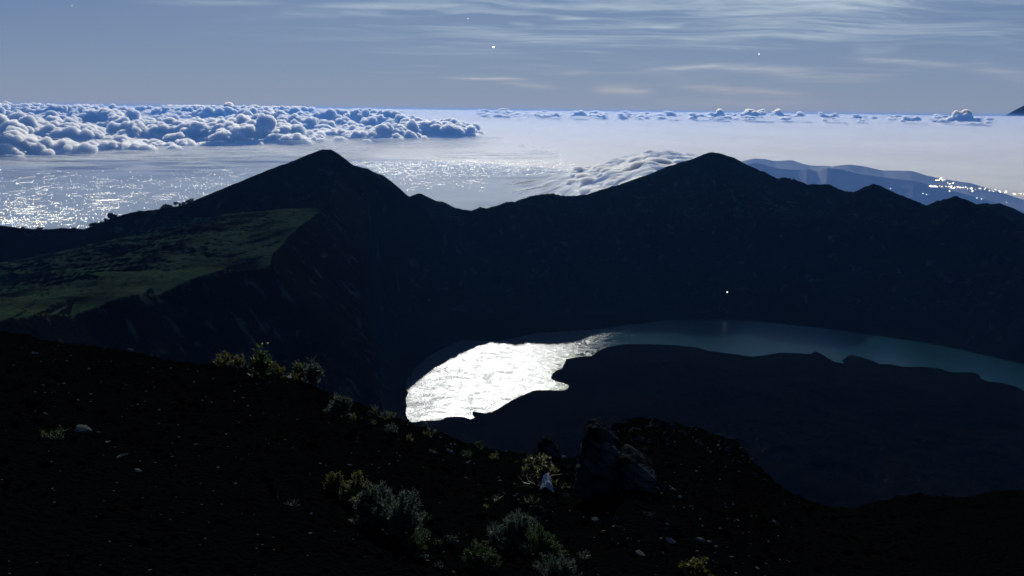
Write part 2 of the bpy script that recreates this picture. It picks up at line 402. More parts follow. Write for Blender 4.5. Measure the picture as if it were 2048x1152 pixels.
def terrain_height(X, Y):
    r = np.hypot(X, Y)
    wx = X + 60 * fbm(X / 420, Y / 420, 4, 5); wy = Y + 60 * fbm(X / 420 + 31, Y / 420, 4, 6)
    gul = fbm(wx / 330, wy / 330, 6, 11, .55, ridged=True)          # gullies
    nz = fbm(X / 260, Y / 260, 6, 21, .5)
    # the gentle grassy upland lies only outside the spur; the lake side falls away
    sd = np.full(X.shape, 1e18); ss = np.zeros(X.shape)
    for a, b in zip(RG_S[:-1], RG_S[1:]):
        ex, ey = b[0] - a[0], b[1] - a[1]; L2 = ex * ex + ey * ey + 1e-9
        t = np.clip(((X - a[0]) * ex + (Y - a[1]) * ey) / L2, 0, 1)
        d = (X - a[0] - t * ex) ** 2 + (Y - a[1] - t * ey) ** 2
        up = d < sd; sd = np.where(up, d, sd); ss = np.where(up, ex * (Y - a[1]) - ey * (X - a[0]), ss)
    inner = np.where(ss < 0, np.sqrt(sd), 0.0)
    pb = ([0, 80, 6000, 9000], [0, 30, 2500, 3300])
    HL = np.maximum.reduce([-1.6 * inner + seg_union(X, Y, RG_L[:25], ([0, 20, 390, 520, 2000, 5000], [0, 15, 262, 285, 350, 900]), pb),
                            -1.6 * inner + seg_union(X, Y, RG_L[24:32], ([0, 30, 520, 650, 2000, 5000], [0, 20, 345, 365, 420, 1000]), pb),
                            seg_union(X, Y, RG_L[30:], ([0, 60, 300, 900, 2000, 5000], [0, 54, 300, 840, 1500, 3300]), pb)])
    HR = seg_union(X, Y, RG_R, ([0, 60, 300, 800, 1600, 4000], [0, 45, 210, 470, 800, 2500]), ([0, 80, 5000, 9000], [0, 40, 2300, 3300]))
    pf = ([0, 40, 250, 700, 1500, 3000], [0, 46, 280, 700, 1250, 2500])
    HS = np.maximum(seg_union(X, Y, RG_S[:23], pf, ([0, 50, 400, 1200, 3000], [0, 4, 44, 230, 1100])),
                    seg_union(X, Y, RG_S[22:], pf, ([0, 50, 400, 1200, 3000], [0, 24, 205, 560, 1500])))
    HB = np.maximum(seg_union(X, Y, RG_RIB, ([0, 40, 300, 1000], [0, 44, 360, 1300]), ([0, 40, 300, 1000], [0, 44, 360, 1300])),
                    seg_union(X, Y, RG_RIB2, ([0, 40, 300, 1000], [0, 38, 280, 1100]), ([0, 40, 300, 1000], [0, 38, 280, 1100])))
    HF = seg_union(X, Y, RG_F, ([0, 100, 3000], [0, 45, 1800]), ([0, 100, 6000], [0, 45, 2800]))
    H = np.maximum.reduce([HL, HR, HS, HB, HF])
    ds = poly_dist(X, Y, SP)
    land = LAKE_Z + np.interp(ds, [0, 30, 150, 600, 1500, 4000], [1.0, 6, 18, 34, 80, 120]) + np.clip(ds / 500, 0, 1) * (17 * nz + 9 * gul)
    near = -np.interp(r, [0, 200, 700, 2200, 9000], [60, 150, 470, 1290, 3400])
    H = np.maximum.reduce([H, np.where((r < 4200), land, -1e9), near])
    return H, gul, nz, ds

az = np.linspace(R(-50), R(47), 1350)
rr = np.exp(np.linspace(math.log(260), math.log(15500), 470))
rr = np.sort(np.concatenate([rr, np.linspace(2350, 4350, 200), np.linspace(4380, 6400, 80)]))
A, RR = np.meshgrid(az, rr)
X, Y = RR * np.sin(A), RR * np.cos(A)
H, gul, nz, ds = terrain_height(X, Y)
# erosion detail that leaves the crests where they are
def crest_dist(X, Y):
    d = np.full(X.shape, 1e9)
    for pl in (RG_L, RG_R, RG_S, RG_F):
        for a, b in zip(pl[:-1], pl[1:]):
            ex, ey = b[0] - a[0], b[1] - a[1]; L2 = ex * ex + ey * ey + 1e-9
            t = np.clip(((X - a[0]) * ex + (Y - a[1]) * ey) / L2, 0, 1)
            d = np.minimum(d, (X - a[0] - t * ex) ** 2 + (Y - a[1] - t * ey) ** 2)
    return np.sqrt(d)
cd = crest_dist(X, Y)
k = np.clip((cd - 10) / 260, 0, 1) * np.clip((H - LAKE_Z) / 150, 0, 1)
k *= np.where(H > LAKE_Z + 430, np.interp(np.degrees(A), [-17, -12], [.30, 1.0]), 1.0)
H = H + k * (52 * (gul - .25) + 26 * nz) * np.clip(RR / 1500, .2, 1) + np.clip(cd / 60, 0, 1) * 2.5 * gnoise(X / 22, Y / 22, 9)
up = (H > LAKE_Z + 430) * np.interp(np.degrees(A), [-17.5, -14.5], [1, 0]) * np.clip((cd - 90) / 330, 0, 1)
H += up * 34 * fbm((X * .93 - Y * .36) / 700, (X * .36 + Y * .93) / 150, 4, 61)
H += 3.0 * gnoise(X / 35, Y / 35, 41) * np.exp(-cd / 60)
# shoreline: press the lake bed under the water, keep banks above it
cliff = np.interp(np.degrees(A), [-12.5, -8.5], [1, 0]); cliff = np.maximum(cliff, np.interp(RR, [3950, 4150], [0, 1])); cliff *= cliff
H = np.where(ds > 0, np.clip(H, np.where(ds < 250, LAKE_Z + .06 * ds, -1e9), LAKE_Z + cliff * np.interp(RR, [3300, 4250, 4600], [1.45, 1.6, 4.0]) * np.where(RR > 4500, 1, np.interp(np.degrees(A), [-12.3, -10.8, -9.2, -8.2, -5], [4, 1, .6, .2, .18])) * ds + (1 - cliff) * np.interp(ds, [0, 300, 900, 3000], [0, 26, 190, 2600])), LAKE_Z + np.maximum(ds, -40) * .6)
H = np.maximum(H, SEA_Z - 30)
V = np.stack([X, Y, H], axis=-1).reshape(-1, 3)
o = mesh_obj('mountains', V, grid_faces(len(rr), len(az)), M_MTN); tag(o, kind='structure')
H_GRID = H.copy(); AZ_G, RR_G = az.copy(), rr.copy()
del A, RR, X, Y, H, gul, nz, ds, cd, k, V

# lake
def m_lake():
    m, a = material('lake_water')
    g = a.n('ShaderNodeNewGeometry'); pos = g.outputs['Position']
    sp = a.n('ShaderNodeSeparateXYZ'); a.l(pos, sp.inputs[0])
    px, py = sp.outputs[0], sp.outputs[1]
    wp = a.n('ShaderNodeVectorMath', operation='SCALE'); wp.inputs['Scale'].default_value = 260
    a.l(a.noise(pos, .003, 3, .5, col=True), wp.inputs[0])
    pw = a.n('ShaderNodeVectorMath', operation='ADD'); a.l(pos, pw.inputs[0]); a.l(wp.outputs[0], pw.inputs[1])
    streaks = a.noise(a.mapping(pw.outputs[0], (.0035, .013, 1), (0, 0, R(14))), 1.0, 6, .62, .3)
    chop = a.noise(a.mapping(pos, (.03, .055, 1), (0, 0, R(-20))), 1.0, 4, .6)
    fine = a.noise(pos, .16, 3, .6)
    # calm lee of the peninsula and the far eastern arm: the wind only ruffles the western bay
    skew = a.m('SUBTRACT', px, a.m('MULTIPLY', a.m('SUBTRACT', py, 3000.0), .32))
    lee = a.sstep(a.m('ADD', skew, a.m('MULTIPLY', a.m('SUBTRACT', streaks, .5), 1300)), 120, 260)
    patch = a.sstep(streaks, .40, .62)
    rough_w = a.m('ADD', a.m('MULTIPLY', patch, .12), .44)
    rough = a.m('ADD', a.m('MULTIPLY', a.m('SUBTRACT', 1.0, lee), rough_w), a.m('MULTIPLY', lee, .09))
    swell = a.noise(a.mapping(pw.outputs[0], (.012, .03, 1), (0, 0, R(25))), 1.0, 5, .65)
    hgt = a.m('ADD', a.m('ADD', a.m('MULTIPLY', chop, 2.6), a.m('MULTIPLY', fine, 1.1)), a.m('MULTIPLY', swell, 2.4))
    bst = a.n('ShaderNodeBump'); bst.inputs['Distance'].default_value = 1.0
    a.l(a.m('MULTIPLY', a.m('SUBTRACT', 1.0, a.m('MULTIPLY', lee, .9)), .55), bst.inputs['Strength']); a.l(hgt, bst.inputs['Height'])
    def lobe(r_, c_):
        g_ = a.n('ShaderNodeBsdfAnisotropic', distribution='GGX'); g_.inputs['Color'].default_value = (c_ * .88, c_ * .96, c_ * 1.16, 1)
        a.val(r_, g_.inputs['Roughness']); a.l(bst.outputs[0], g_.inputs['Normal']); return g_.outputs[0]
    add = a.n('ShaderNodeAddShader'); a.l(lobe(rough, .038), add.inputs[0])
    lg = a.n('ShaderNodeMixShader'); a.l(a.m('ADD', a.m('MULTIPLY', patch, .7), .25), lg.inputs[0])
    d0 = a.n('ShaderNodeBsdfDiffuse'); d0.inputs[0].default_value = (.004, .016, .022, 1)
    a.l(d0.outputs[0], lg.inputs[1]); a.l(lobe(a.m('MULTIPLY', rough, .44), .046), lg.inputs[2]); a.l(lg.outputs[0], add.inputs[1])
    mx = add
    gl = a.n('ShaderNodeBsdfAnisotropic', distribution='BECKMANN'); gl.inputs['Color'].default_value = (.85, .97, 1.0, 1); gl.inputs['Roughness'].default_value = .26; a.l(bst.outputs[0], gl.inputs['Normal'])
    df = a.n('ShaderNodeBsdfDiffuse'); df.inputs[0].default_value = (.004, .020, .028, 1)
    fr = a.n('ShaderNodeFresnel'); fr.inputs['IOR'].default_value = 1.33
    calm = a.n('ShaderNodeMixShader'); a.l(fr.outputs[0], calm.inputs[0]); a.l(df.outputs[0], calm.inputs[1]); a.l(gl.outputs[0], calm.inputs[2])
    fin = a.n('ShaderNodeMixShader'); a.l(lee, fin.inputs[0]); a.l(mx.outputs[0], fin.inputs[1]); a.l(calm.outputs[0], fin.inputs[2])
    out(a, fin.outputs[0])
    return m
lv = np.array([[-1200, 2300, LAKE_Z], [5200, 1900, LAKE_Z], [5200, 4900, LAKE_Z], [-1200, 4900, LAKE_Z]])
tag(mesh_obj('lake_water', lv, np.array([[0, 1, 2, 3]]), m_lake(), smooth=False), kind='structure')

# lowland plain and the sea beyond it
def ring(name, r0, r1, z, mat, a0=-75, a1=75, n=240, nr=40, shape=None):
    aa = np.linspace(R(a0), R(a1), n); q = np.linspace(0, 1, nr)
    A, Q = np.meshgrid(aa, q)
    e1 = np.full_like(A, r1) if shape is None else shape(A)
    RR = r0 * (e1 / r0) ** Q
    V = np.stack([RR * np.sin(A), RR * np.cos(A), np.full_like(A, z)], -1).reshape(-1, 3)
    return tag(mesh_obj(name, V, grid_faces(nr, n), mat), kind='structure')
FAR = 150000.0
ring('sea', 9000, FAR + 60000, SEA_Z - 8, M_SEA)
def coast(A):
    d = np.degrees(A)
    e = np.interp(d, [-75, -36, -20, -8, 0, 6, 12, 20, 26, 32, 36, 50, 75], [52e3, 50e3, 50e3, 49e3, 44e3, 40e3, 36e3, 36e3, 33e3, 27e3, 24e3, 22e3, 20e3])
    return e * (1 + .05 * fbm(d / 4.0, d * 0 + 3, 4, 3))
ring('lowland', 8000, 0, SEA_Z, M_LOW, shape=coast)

# ------------------------------------------------------------------ haze
hz = bpy.data.materials.new('haze_air'); hz.use_nodes = True
h = N(hz.node_tree)
pvn = h.n('ShaderNodeVolumePrincipled')
pvn.inputs['Color'].default_value = (.08, .27, .82, 1)
pvn.inputs['Density'].default_value = 1.0 / 190000.0
pvn.inputs['Anisotropy'].default_value = .35
ho = h.n('ShaderNodeOutputMaterial'); h.l(pvn.outputs[0], ho.inputs['Volume'])
bx0, bx1, by0, by1, bz0, bz1 = -125000., 125000., -2500., FAR, SEA_Z - 40, 110.
hv = np.array([[x, y, z] for z in (bz0, bz1) for y in (by0, by1) for x in (bx0, bx1)])
hf = np.array([[0, 2, 3, 1], [4, 5, 7, 6], [0, 1, 5, 4], [2, 6, 7, 3], [0, 4, 6, 2], [1, 3, 7, 5]])
tag(mesh_obj('haze', hv, hf, hz, smooth=False), kind='stuff')

# ------------------------------------------------------------------ cloud shapes
def ico(level):
    t = (1 + 5 ** .5) / 2
    v = [(-1, t, 0), (1, t, 0), (-1, -t, 0), (1, -t, 0), (0, -1, t), (0, 1, t), (0, -1, -t), (0, 1, -t), (t, 0, -1), (t, 0, 1), (-t, 0, -1), (-t, 0, 1)]
    f = [(0, 11, 5), (0, 5, 1), (0, 1, 7), (0, 7, 10), (0, 10, 11), (1, 5, 9), (5, 11, 4), (11, 10, 2), (10, 7, 6), (7, 1, 8),
         (3, 9, 4), (3, 4, 2), (3, 2, 6), (3, 6, 8), (3, 8, 9), (4, 9, 5), (2, 4, 11), (6, 2, 10), (8, 6, 7), (9, 8, 1)]
    v = [np.array(p) / np.linalg.norm(p) for p in v]
    for _ in range(level):
        cache = {}; nf = []
        def mid(a, b):
            key = (min(a, b), max(a, b))
            if key not in cache:
                p = v[a] + v[b]; v.append(p / np.linalg.norm(p)); cache[key] = len(v) - 1
            return cache[key]
        for a, b, c in f:
            ab, bc, ca = mid(a, b), mid(b, c), mid(c, a)
            nf += [(a, ab, ca), (b, bc, ab), (c, ca, bc), (ab, bc, ca)]
        f = nf
    return np.array(v), np.array(f)
ICO = {k: ico(k) for k in range(4)}
def joined(V0, F0, centers, scales, rots=None):
    n = len(centers); nv = len(V0)
    VV = V0[None] * np.asarray(scales).reshape(n, 1, -1)
    if rots is not None:
        VV = np.einsum('nij,nvj->nvi', rots, VV)
    VV = VV + np.asarray(centers)[:, None, :]
    FF = F0[None] + (np.arange(n) * nv)[:, None, None]
    return VV.reshape(-1, 3), FF.reshape(-1, F0.shape[1])

def voxel_union(V, Fc, size):
    me = bpy.data.meshes.new('tmp'); me.from_pydata(V.tolist(), [], Fc.tolist()); ob = bpy.data.objects.new('tmp', me); COL.objects.link(ob)
    md_ = ob.modifiers.new('r', 'REMESH'); md_.mode = 'VOXEL'; md_.voxel_size = size
    dg_ = bpy.context.evaluated_depsgraph_get(); ev = ob.evaluated_get(dg_); m2 = ev.to_mesh()
    co = np.empty(len(m2.vertices) * 3, np.float32); m2.vertices.foreach_get('co', co)
    no = np.empty(len(m2.vertices) * 3, np.float32); m2.vertices.foreach_get('normal', no)
    tot = np.empty(len(m2.polygons), np.int32); m2.polygons.foreach_get('loop_total', tot)
    vi = np.empty(len(m2.loops), np.int32); m2.loops.foreach_get('vertex_index', vi)
    ev.to_mesh_clear(); bpy.data.objects.remove(ob); bpy.data.meshes.remove(me)
    if (tot == 4).all(): Fq = vi.reshape(-1, 4)
    else:
        st0 = np.concatenate([[0], np.cumsum(tot)[:-1]]); q = st0[tot == 4]; Fq = vi[q[:, None] + np.arange(4)]
    return co.reshape(-1, 3).astype(float), no.reshape(-1, 3).astype(float), Fq
def billow(V, Nn, s1, amt, seed=0):
    """cauliflower relief pushed out along the normals"""
    x, y, z = V.T
    d = 0
    for k_, (f, a_) in enumerate(((1.0, 1.0), (2.3, .55), (5.0, .28))):
        u1, v1 = (x + .45 * z) * f / s1, (y - .6 * z) * f / s1
        u2, v2 = (x - .5 * y) * f / s1 + 7, (z * 1.1 + .3 * y) * f / s1
        w_ = np.abs(Nn[:, 2])
        d = d + a_ * (w_ * worley(u1, v1, seed + k_) + (1 - w_) * worley(u2, v2, seed + 9 + k_) - .55)
    return V + Nn * (d * amt)[:, None]
def deck_z(r, jit=0):
    return np.interp(r, [17e3, 44e3, 60e3, 80e3, 110e3, 149e3], [-3130, -2950, -2550, -2000, -1100, 15])

# far layer of smooth low cloud that closes the view to the horizon
aa = np.linspace(R(-50), R(50), 700); rr = np.exp(np.linspace(math.log(17e3), math.log(149e3), 260))
A, RR = np.meshgrid(aa, rr); X, Y = RR * np.sin(A), RR * np.cos(A)
n1 = fbm(X / 14000, Y / 14000, 5, 60); n2 = fbm(X / 2600, Y / 5200, 4, 61)
Z = deck_z(RR) + 110 * n1 + 26 * n2
edge = np.interp(np.degrees(A), [-50, -30, -14, -4, 5, 14, 24, 34, 50], [42e3, 43e3, 42e3, 39e3, 33e3, 26e3, 21e3, 19e3, 18e3])
span = np.interp(np.degrees(A), [-50, -10, 0, 8, 16, 50], [14e3, 14e3, 16e3, 24e3, 34e3, 36e3])
den = np.clip((RR * (1 + .05 * n1 + .02 * n2) - edge) / span, 0, 1)
den = den * den * (3 - 2 * den)
th = 30 + den * (300 + 90 * n1 + 60 * n2)
nr_, nc_ = Z.shape; top = np.stack([X, Y, Z], -1).reshape(-1, 3); bot = np.stack([X, Y, Z - th], -1).reshape(-1, 3)
f = grid_faces(nr_, nc_); nv_ = nr_ * nc_
ring_ = np.concatenate([np.arange(nc_), np.arange(1, nr_) * nc_ + nc_ - 1, (nr_ - 1) * nc_ + np.arange(nc_ - 2, -1, -1), np.arange(nr_ - 2, 0, -1) * nc_])
nx_ = np.roll(ring_, -1)
tag(mesh_obj('cloud_deck', np.concatenate([top, bot]), [f, f[:, ::-1] + nv_, np.stack([ring_, ring_ + nv_, nx_ + nv_, nx_], 1)], M_DECK), kind='stuff')

# the big bank of cumulus on the left: heaped puffs grown together
rng = np.random.default_rng(77)
def bank_mask(a, r):
    x, y = r * np.sin(a), r * np.cos(a); d = np.degrees(a); bg = fbm(x / 11000, y / 11000, 3, 72)
    nr = np.interp(d, [-46, -35, -28, -20, -12, -6, -2.5, -1], [50e3, 50e3, 52e3, 54e3, 58e3, 66e3, 74e3, 80e3])
    fr = np.interp(d, [-46, -16, -11, -7, -4, -2, -1], [143e3, 143e3, 120e3, 104e3, 92e3, 82e3, 80e3])
    return np.clip((r * (1 + .06 * bg) - nr) / 5e3, 0, 1) * np.clip((fr - r * (1 + .05 * bg)) / 8e3, 0, 1), np.clip(.50 + 1.5 * bg, .04, 1)
nc = 1150
ca = rng.uniform(R(-45), R(-.5), nc * 3); cr = 47e3 * (143e3 / 47e3) ** rng.random(nc * 3)
mk, cv = bank_mask(ca, cr)
ok = rng.random(nc * 3) < mk * (.25 + .75 * cv); ca, cr, mk, cv = ca[ok][:nc], cr[ok][:nc], mk[ok][:nc], cv[ok][:nc]
pc, ps = [], []
for a_, r_, m_, c_ in zip(ca, cr, mk, cv):
    size = (330 + 1750 * rng.random() ** 2.6 * c_) * (.75 + .25 * r_ / 1e5) * (.5 + .5 * m_)
    cx, cy, cz = r_ * math.sin(a_), r_ * math.cos(a_), float(deck_z(r_)) - 200
    zmax = np.interp(r_, [46e3, 70e3, 100e3, 146e3], [-1100, -560, -210, 90])
    for k_ in range(int(rng.integers(9, 20))):
        q = rng.normal(0, .62, 2); dd = math.hypot(*q); hh_ = max(0, 1 - .38 * dd * dd) * rng.uniform(.25, 1.0)
        rad = size * rng.uniform(.20, .44) * (1.1 - .35 * hh_)
        z_ = min(cz + hh_ * size * .9, zmax - rad * .8)
        pc.append((cx + q[0] * size * 1.2, cy + q[1] * size * 1.2, z_)); ps.append((rad * 1.1, rad * 1.1, rad * .95))
        for w_ in range(3):      # smaller heads bubbling out of each puff
            dv = rng.normal(0, 1, 3); dv /= np.linalg.norm(dv); dv[2] = abs(dv[2]); r2 = rad * rng.uniform(.25, .48)
            pc.append((cx + q[0] * size * 1.2 + dv[0] * rad, cy + q[1] * size * 1.2 + dv[1] * rad, z_ + dv[2] * rad * .9)); ps.append((r2, r2, r2))
    pc.append((cx, cy, cz - 80)); ps.append((size * 1.7, size * 1.7, 330))
V, Fc = joined(*ICO[2], np.array(pc), np.array(ps))
V, Nn, Fc = voxel_union(V, Fc, 95.0)
V = billow(V, Nn, 520.0, 240.0, 5)
print('bank', len(V))
tag(mesh_obj('cumulus_bank', V, Fc, M_BANK), kind='stuff')
del V, Nn, Fc

# single cumulus heads standing out along the horizon
rng = np.random.default_rng(5)
def cumulus(x, y, wpx, hpx, D, label, group=None):
    base = P(x, y + hpx * .55, D); u = D / F_PX
    ax = np.array([math.cos(math.atan2(base[0], base[1])), -math.sin(math.atan2(base[0], base[1])), 0])
    ay = np.array([-ax[1], ax[0], 0])
    n = int(26 + wpx * 1.5); cs, ss = [], []; hd = rng.uniform(-.75, .75, 4); hs = rng.uniform(.35, 1.0, 4)
    for k in range(n):
        q = rng.normal(0, .36); q = max(-1, min(1, q)); hq = float(np.max(hs * np.exp(-((q - hd) / .22) ** 2))) * (.25 + .75 * rng.random()) + .08
        rad = u * hpx * (.10 + .20 * rng.random()) * (1 - .35 * abs(q))
        p = ax * q * wpx * u * .5 + ay * rng.normal(0, .30) * wpx * u * .5 + np.array([0, 0, hq * hpx * u * .85])
        cs.append(p); ss.append([rad * 1.6, rad * 1.4, rad * .85])
    V, Fc = joined(*ICO[3], cs, ss)
    V, Nn, Fc = voxel_union(V, Fc, hpx * u * .075)
    V = billow(V, Nn, hpx * u * .55, hpx * u * .10, int(x))
    V[:, 2] = np.maximum(V[:, 2], -.10 * hpx * u)
    o = mesh_obj('cumulus_cloud', V, Fc, M_BANK)
    o.location = base; tag(o, label, 'cloud', group)
    return o
LN = 'line of small clouds along the right horizon'
for a in ((1045, 238, 14, 7, 'faint small cloud at the left end of the horizon line, just below it'),
          (1080, 231, 22, 7, 'first small grey cloud of the horizon line right of the open pale gap'),
          (1112, 229, 26, 9, 'low grey cloud second from the left end of the horizon line'),
          (1158, 227, 36, 11, 'broad two-humped grey cloud near the left end of the horizon line'),
          (1200, 230, 26, 8, 'flat grey cloud right of the broad two-humped one on the horizon'),
          (1240, 230, 26, 7, 'long thin grey cloud low on the horizon before the gap'),
          (1280, 231, 22, 7, 'small thin cloud left of the dark square-topped cloud on the horizon'),
          (1343, 227, 30, 11, 'dark square-topped cloud on the horizon left of the middle gap'),
          (1395, 229, 40, 9, 'wedge-shaped grey cloud right of the dark square-topped one'),
          (1432, 225, 34, 12, 'tall humped cloud left of the longest cloud on the horizon'),
          (1505, 224, 66, 14, 'longest lumpy cloud in the horizon line, with several bright heads'),
          (1562, 226, 40, 11, 'bright-topped lumpy cloud right of the longest horizon cloud'),
          (1598, 230, 30, 8, 'low flat cloud under the bright-topped lumpy one'),
          (1656, 229, 44, 11, 'sloping grey cloud with a thin tail above the far blue hills'),
          (1712, 233, 28, 8, 'rounded lens-like grey cloud alone on the right horizon'),
          (1747, 236, 16, 6, 'tiny grey dot of cloud alone on the right horizon'),
          (1812, 238, 26, 8, 'faint ragged cloud left of the tallest dark cloud by the volcano'),
          (1832, 237, 20, 9, 'small dark round cloud beside the ragged one near the volcano'),
          (1876, 234, 18, 6, 'little grey puff touching the left side of the tallest right cloud'),
          (1922, 233, 46, 17, 'tallest dark cumulus on the right horizon nearest the volcano')):
    cumulus(a[0], a[1] - 1, a[2], a[3], 112e3, a[4], LN)
for a in ((1044, 289, 18, 9, 62e3, 'small grey cloud floating low over the pale sea, mid picture'), (1066, 292, 24, 6, 62e3, 'flat grey cloud just right of the small one over the pale sea'),
          (26, 219, 34, 9, 112e3, 'flat dark cloud alone above the bank at the far left edge'),
          (180, 216, 60, 20, 112e3, 'wide dark cloud head rising highest at the left of the bank'), (240, 216, 40, 14, 112e3, 'dark cloud head beside the widest one on the left bank'),
          (110, 236, 44, 22, 95e3, 'round dark cloud dome below and left of the widest head'), (461, 216, 38, 18, 112e3, 'lone pointed dark cloud head in the middle of the bank'),
          (590, 220, 38, 18, 112e3, 'blocky dark cloud head rising behind the left mountain peak'), (376, 217, 26, 10, 112e3, 'small low cloud head between the wide and the pointed one'),
          (640, 232, 26, 12, 110e3, 'little dark cloud right of the blocky head'), (790, 222, 44, 6, 125e3, 'thin dark cloud sliver on the horizon right of the left peak'),
          (745, 247, 34, 14, 95e3, 'grey cloud head at the top of the bank right of the left peak')):
    cumulus(*a, 'cloud heads along the left horizon')

rg = np.random.default_rng(91); pc, ps = [], []
for k_ in range(900):
    a_ = R(-3.5) + R(36) * rg.random(); r_ = rg.uniform(112e3, 138e3)
    den_ = fbm(np.array([math.degrees(a_) / 1.1]), np.array([.5]), 4, 7)[0]
    if den_ < -.05: continue
    rad = rg.uniform(110, 330) * (.6 + 1.6 * max(0, den_)); z_ = float(deck_z(r_)) + rg.uniform(-60, 240) * (1 + 2 * max(0, den_))
    pc.append((r_ * math.sin(a_), r_ * math.cos(a_), min(z_, 20))); ps.append((rad * 2.4, rad * 1.6, rad * .62))
V, Fc = joined(*ICO[2], np.array(pc), np.array(ps)); V, Nn, Fc = voxel_union(V, Fc, 110.0); V = billow(V, Nn, 600.0, 80.0, 2)
tag(mesh_obj('horizon_clouds', V, Fc, M_BANK), kind='stuff')

# fog pouring over the rim between the two peaks
aa = np.linspace(math.radians(-1.4), R(16.5), 420); rr = np.linspace(6100, 11800, 330)
A, RR = np.meshgrid(aa, rr); X, Y = RR * np.sin(A), RR * np.cos(A); dg = np.degrees(A)
xs = np.tan(A) * 1440 + 1024
U_ = (X * .94 + Y * .34); V_ = (-X * .34 + Y * .94)
fw = fbm(X / 900, Y / 900, 3, 90)
st = fbm((U_ + 260 * fw) / 900, (V_ + 200 * fw) / 230, 5, 91)
lump = worley((X + 200 * fw) / 420, (Y + 200 * fw) / 420, 92) * .7 + worley(X / 170, Y / 170, 93) * .3
rise = np.interp(xs, [1000, 1080, 1180, 1240, 1290, 1340, 1400], [-1010, -930, -830, -740, -665, -690, -740])
Z = rise + np.interp(RR, [6100, 7600, 9500, 11800], [-60, 0, 20, -160]) + 40 * st  + np.interp(xs, [1080, 1180, 1300], [40, 130, 200]) * lump
den = np.clip((xs - 1015 - 60 * st) / 90, 0, 1) * np.clip((1420 - xs) / 30, 0, 1) * np.clip((11700 - RR) / 900, 0, 1) * np.clip((RR - 6150) / 500 + .2 * st, 0, 1)
o = mesh_obj('rim_fog', np.stack([X, Y, Z], -1).reshape(-1, 3), grid_faces(len(rr), len(aa)), M_FOG, attrs={'cover': den.ravel()})
tag(o, kind='stuff')

rg = np.random.default_rng(31); pc, ps = [], []
for k_ in range(300):
    x_ = 1130 + 240 * rg.random() ** .7; t_ = rg.random(); r_ = 6500 + 3800 * t_
    base = np.interp(x_, [1000, 1080, 1180, 1240, 1290, 1340, 1400], [-1010, -930, -830, -740, -665, -690, -740]) + np.interp(r_, [6100, 7600, 9500, 11800], [-60, 0, 20, -160])
    a_ = math.atan((x_ - 1024) / 1440); rad = rg.uniform(28, 105) * np.interp(x_, [1130, 1250, 1380], [.5, .9, 1.15])
    pc.append((r_ * math.sin(a_), r_ * math.cos(a_), base + rad * .2 + 66 + rg.normal() * 18)); ps.append((rad * 1.8, rad * 1.35, rad * .7))
V, Fc = joined(*ICO[2], np.array(pc), np.array(ps)); V, Nn, Fc = voxel_union(V, Fc, 16.0); V = billow(V, Nn, 110.0, 10.0, 8)
tag(mesh_obj('rim_cloud', V, Fc, M_RIM), kind='stuff')

# thin low cloud streaks over the city plain
def stratus(x0, y0, x1, y1, Dm, seed, amt):
    a0, a1 = azel(x0, y0)[0], azel(x1, y1)[0]
    e0 = -math.tan(azel((x0 + x1) / 2, y1)[1]); z = -e0 * Dm
    aa = np.linspace(a0, a1, 260); r0 = Dm; r1 = min(z / math.tan(azel((x0 + x1) / 2, y0)[1]), Dm * 1.6)
    rr = np.linspace(r0, r1, 120)
    A, RR = np.meshgrid(aa, rr); X, Y = RR * np.sin(A), RR * np.cos(A)
    n = fbm(X / 4200, Y / 1500, 5, seed); u = (A - a0) / (a1 - a0); v = (RR - r0) / (r1 - r0)
    win = np.clip(4 * u * (1 - u), 0, 1) * np.clip(4 * v * (1 - v), 0, 1)
    den = np.clip((n + .12) * 2.4, 0, 1) * win ** .7 * amt
    Z = z + 130 * n + 60 * fbm(X / 900, Y / 900, 3, seed + 1)
    tag(mesh_obj('low_stratus', np.stack([X, Y, Z], -1).reshape(-1, 3), grid_faces(120, 260), M_CLOUD, attrs={'cover': den.ravel()}), kind='stuff')
stratus(-60, 296, 560, 345, 36e3, 301, .85)
stratus(-120, 268, 660, 316, 45e3, 341, .62)
stratus(520, 258, 1010, 292, 50e3, 351, .6)
stratus(300, 292, 760, 322, 40e3, 311, .8)
stratus(860, 346, 1160, 372, 24e3, 321, .5)
stratus(860, 300, 1120, 322, 36e3, 331, .7)

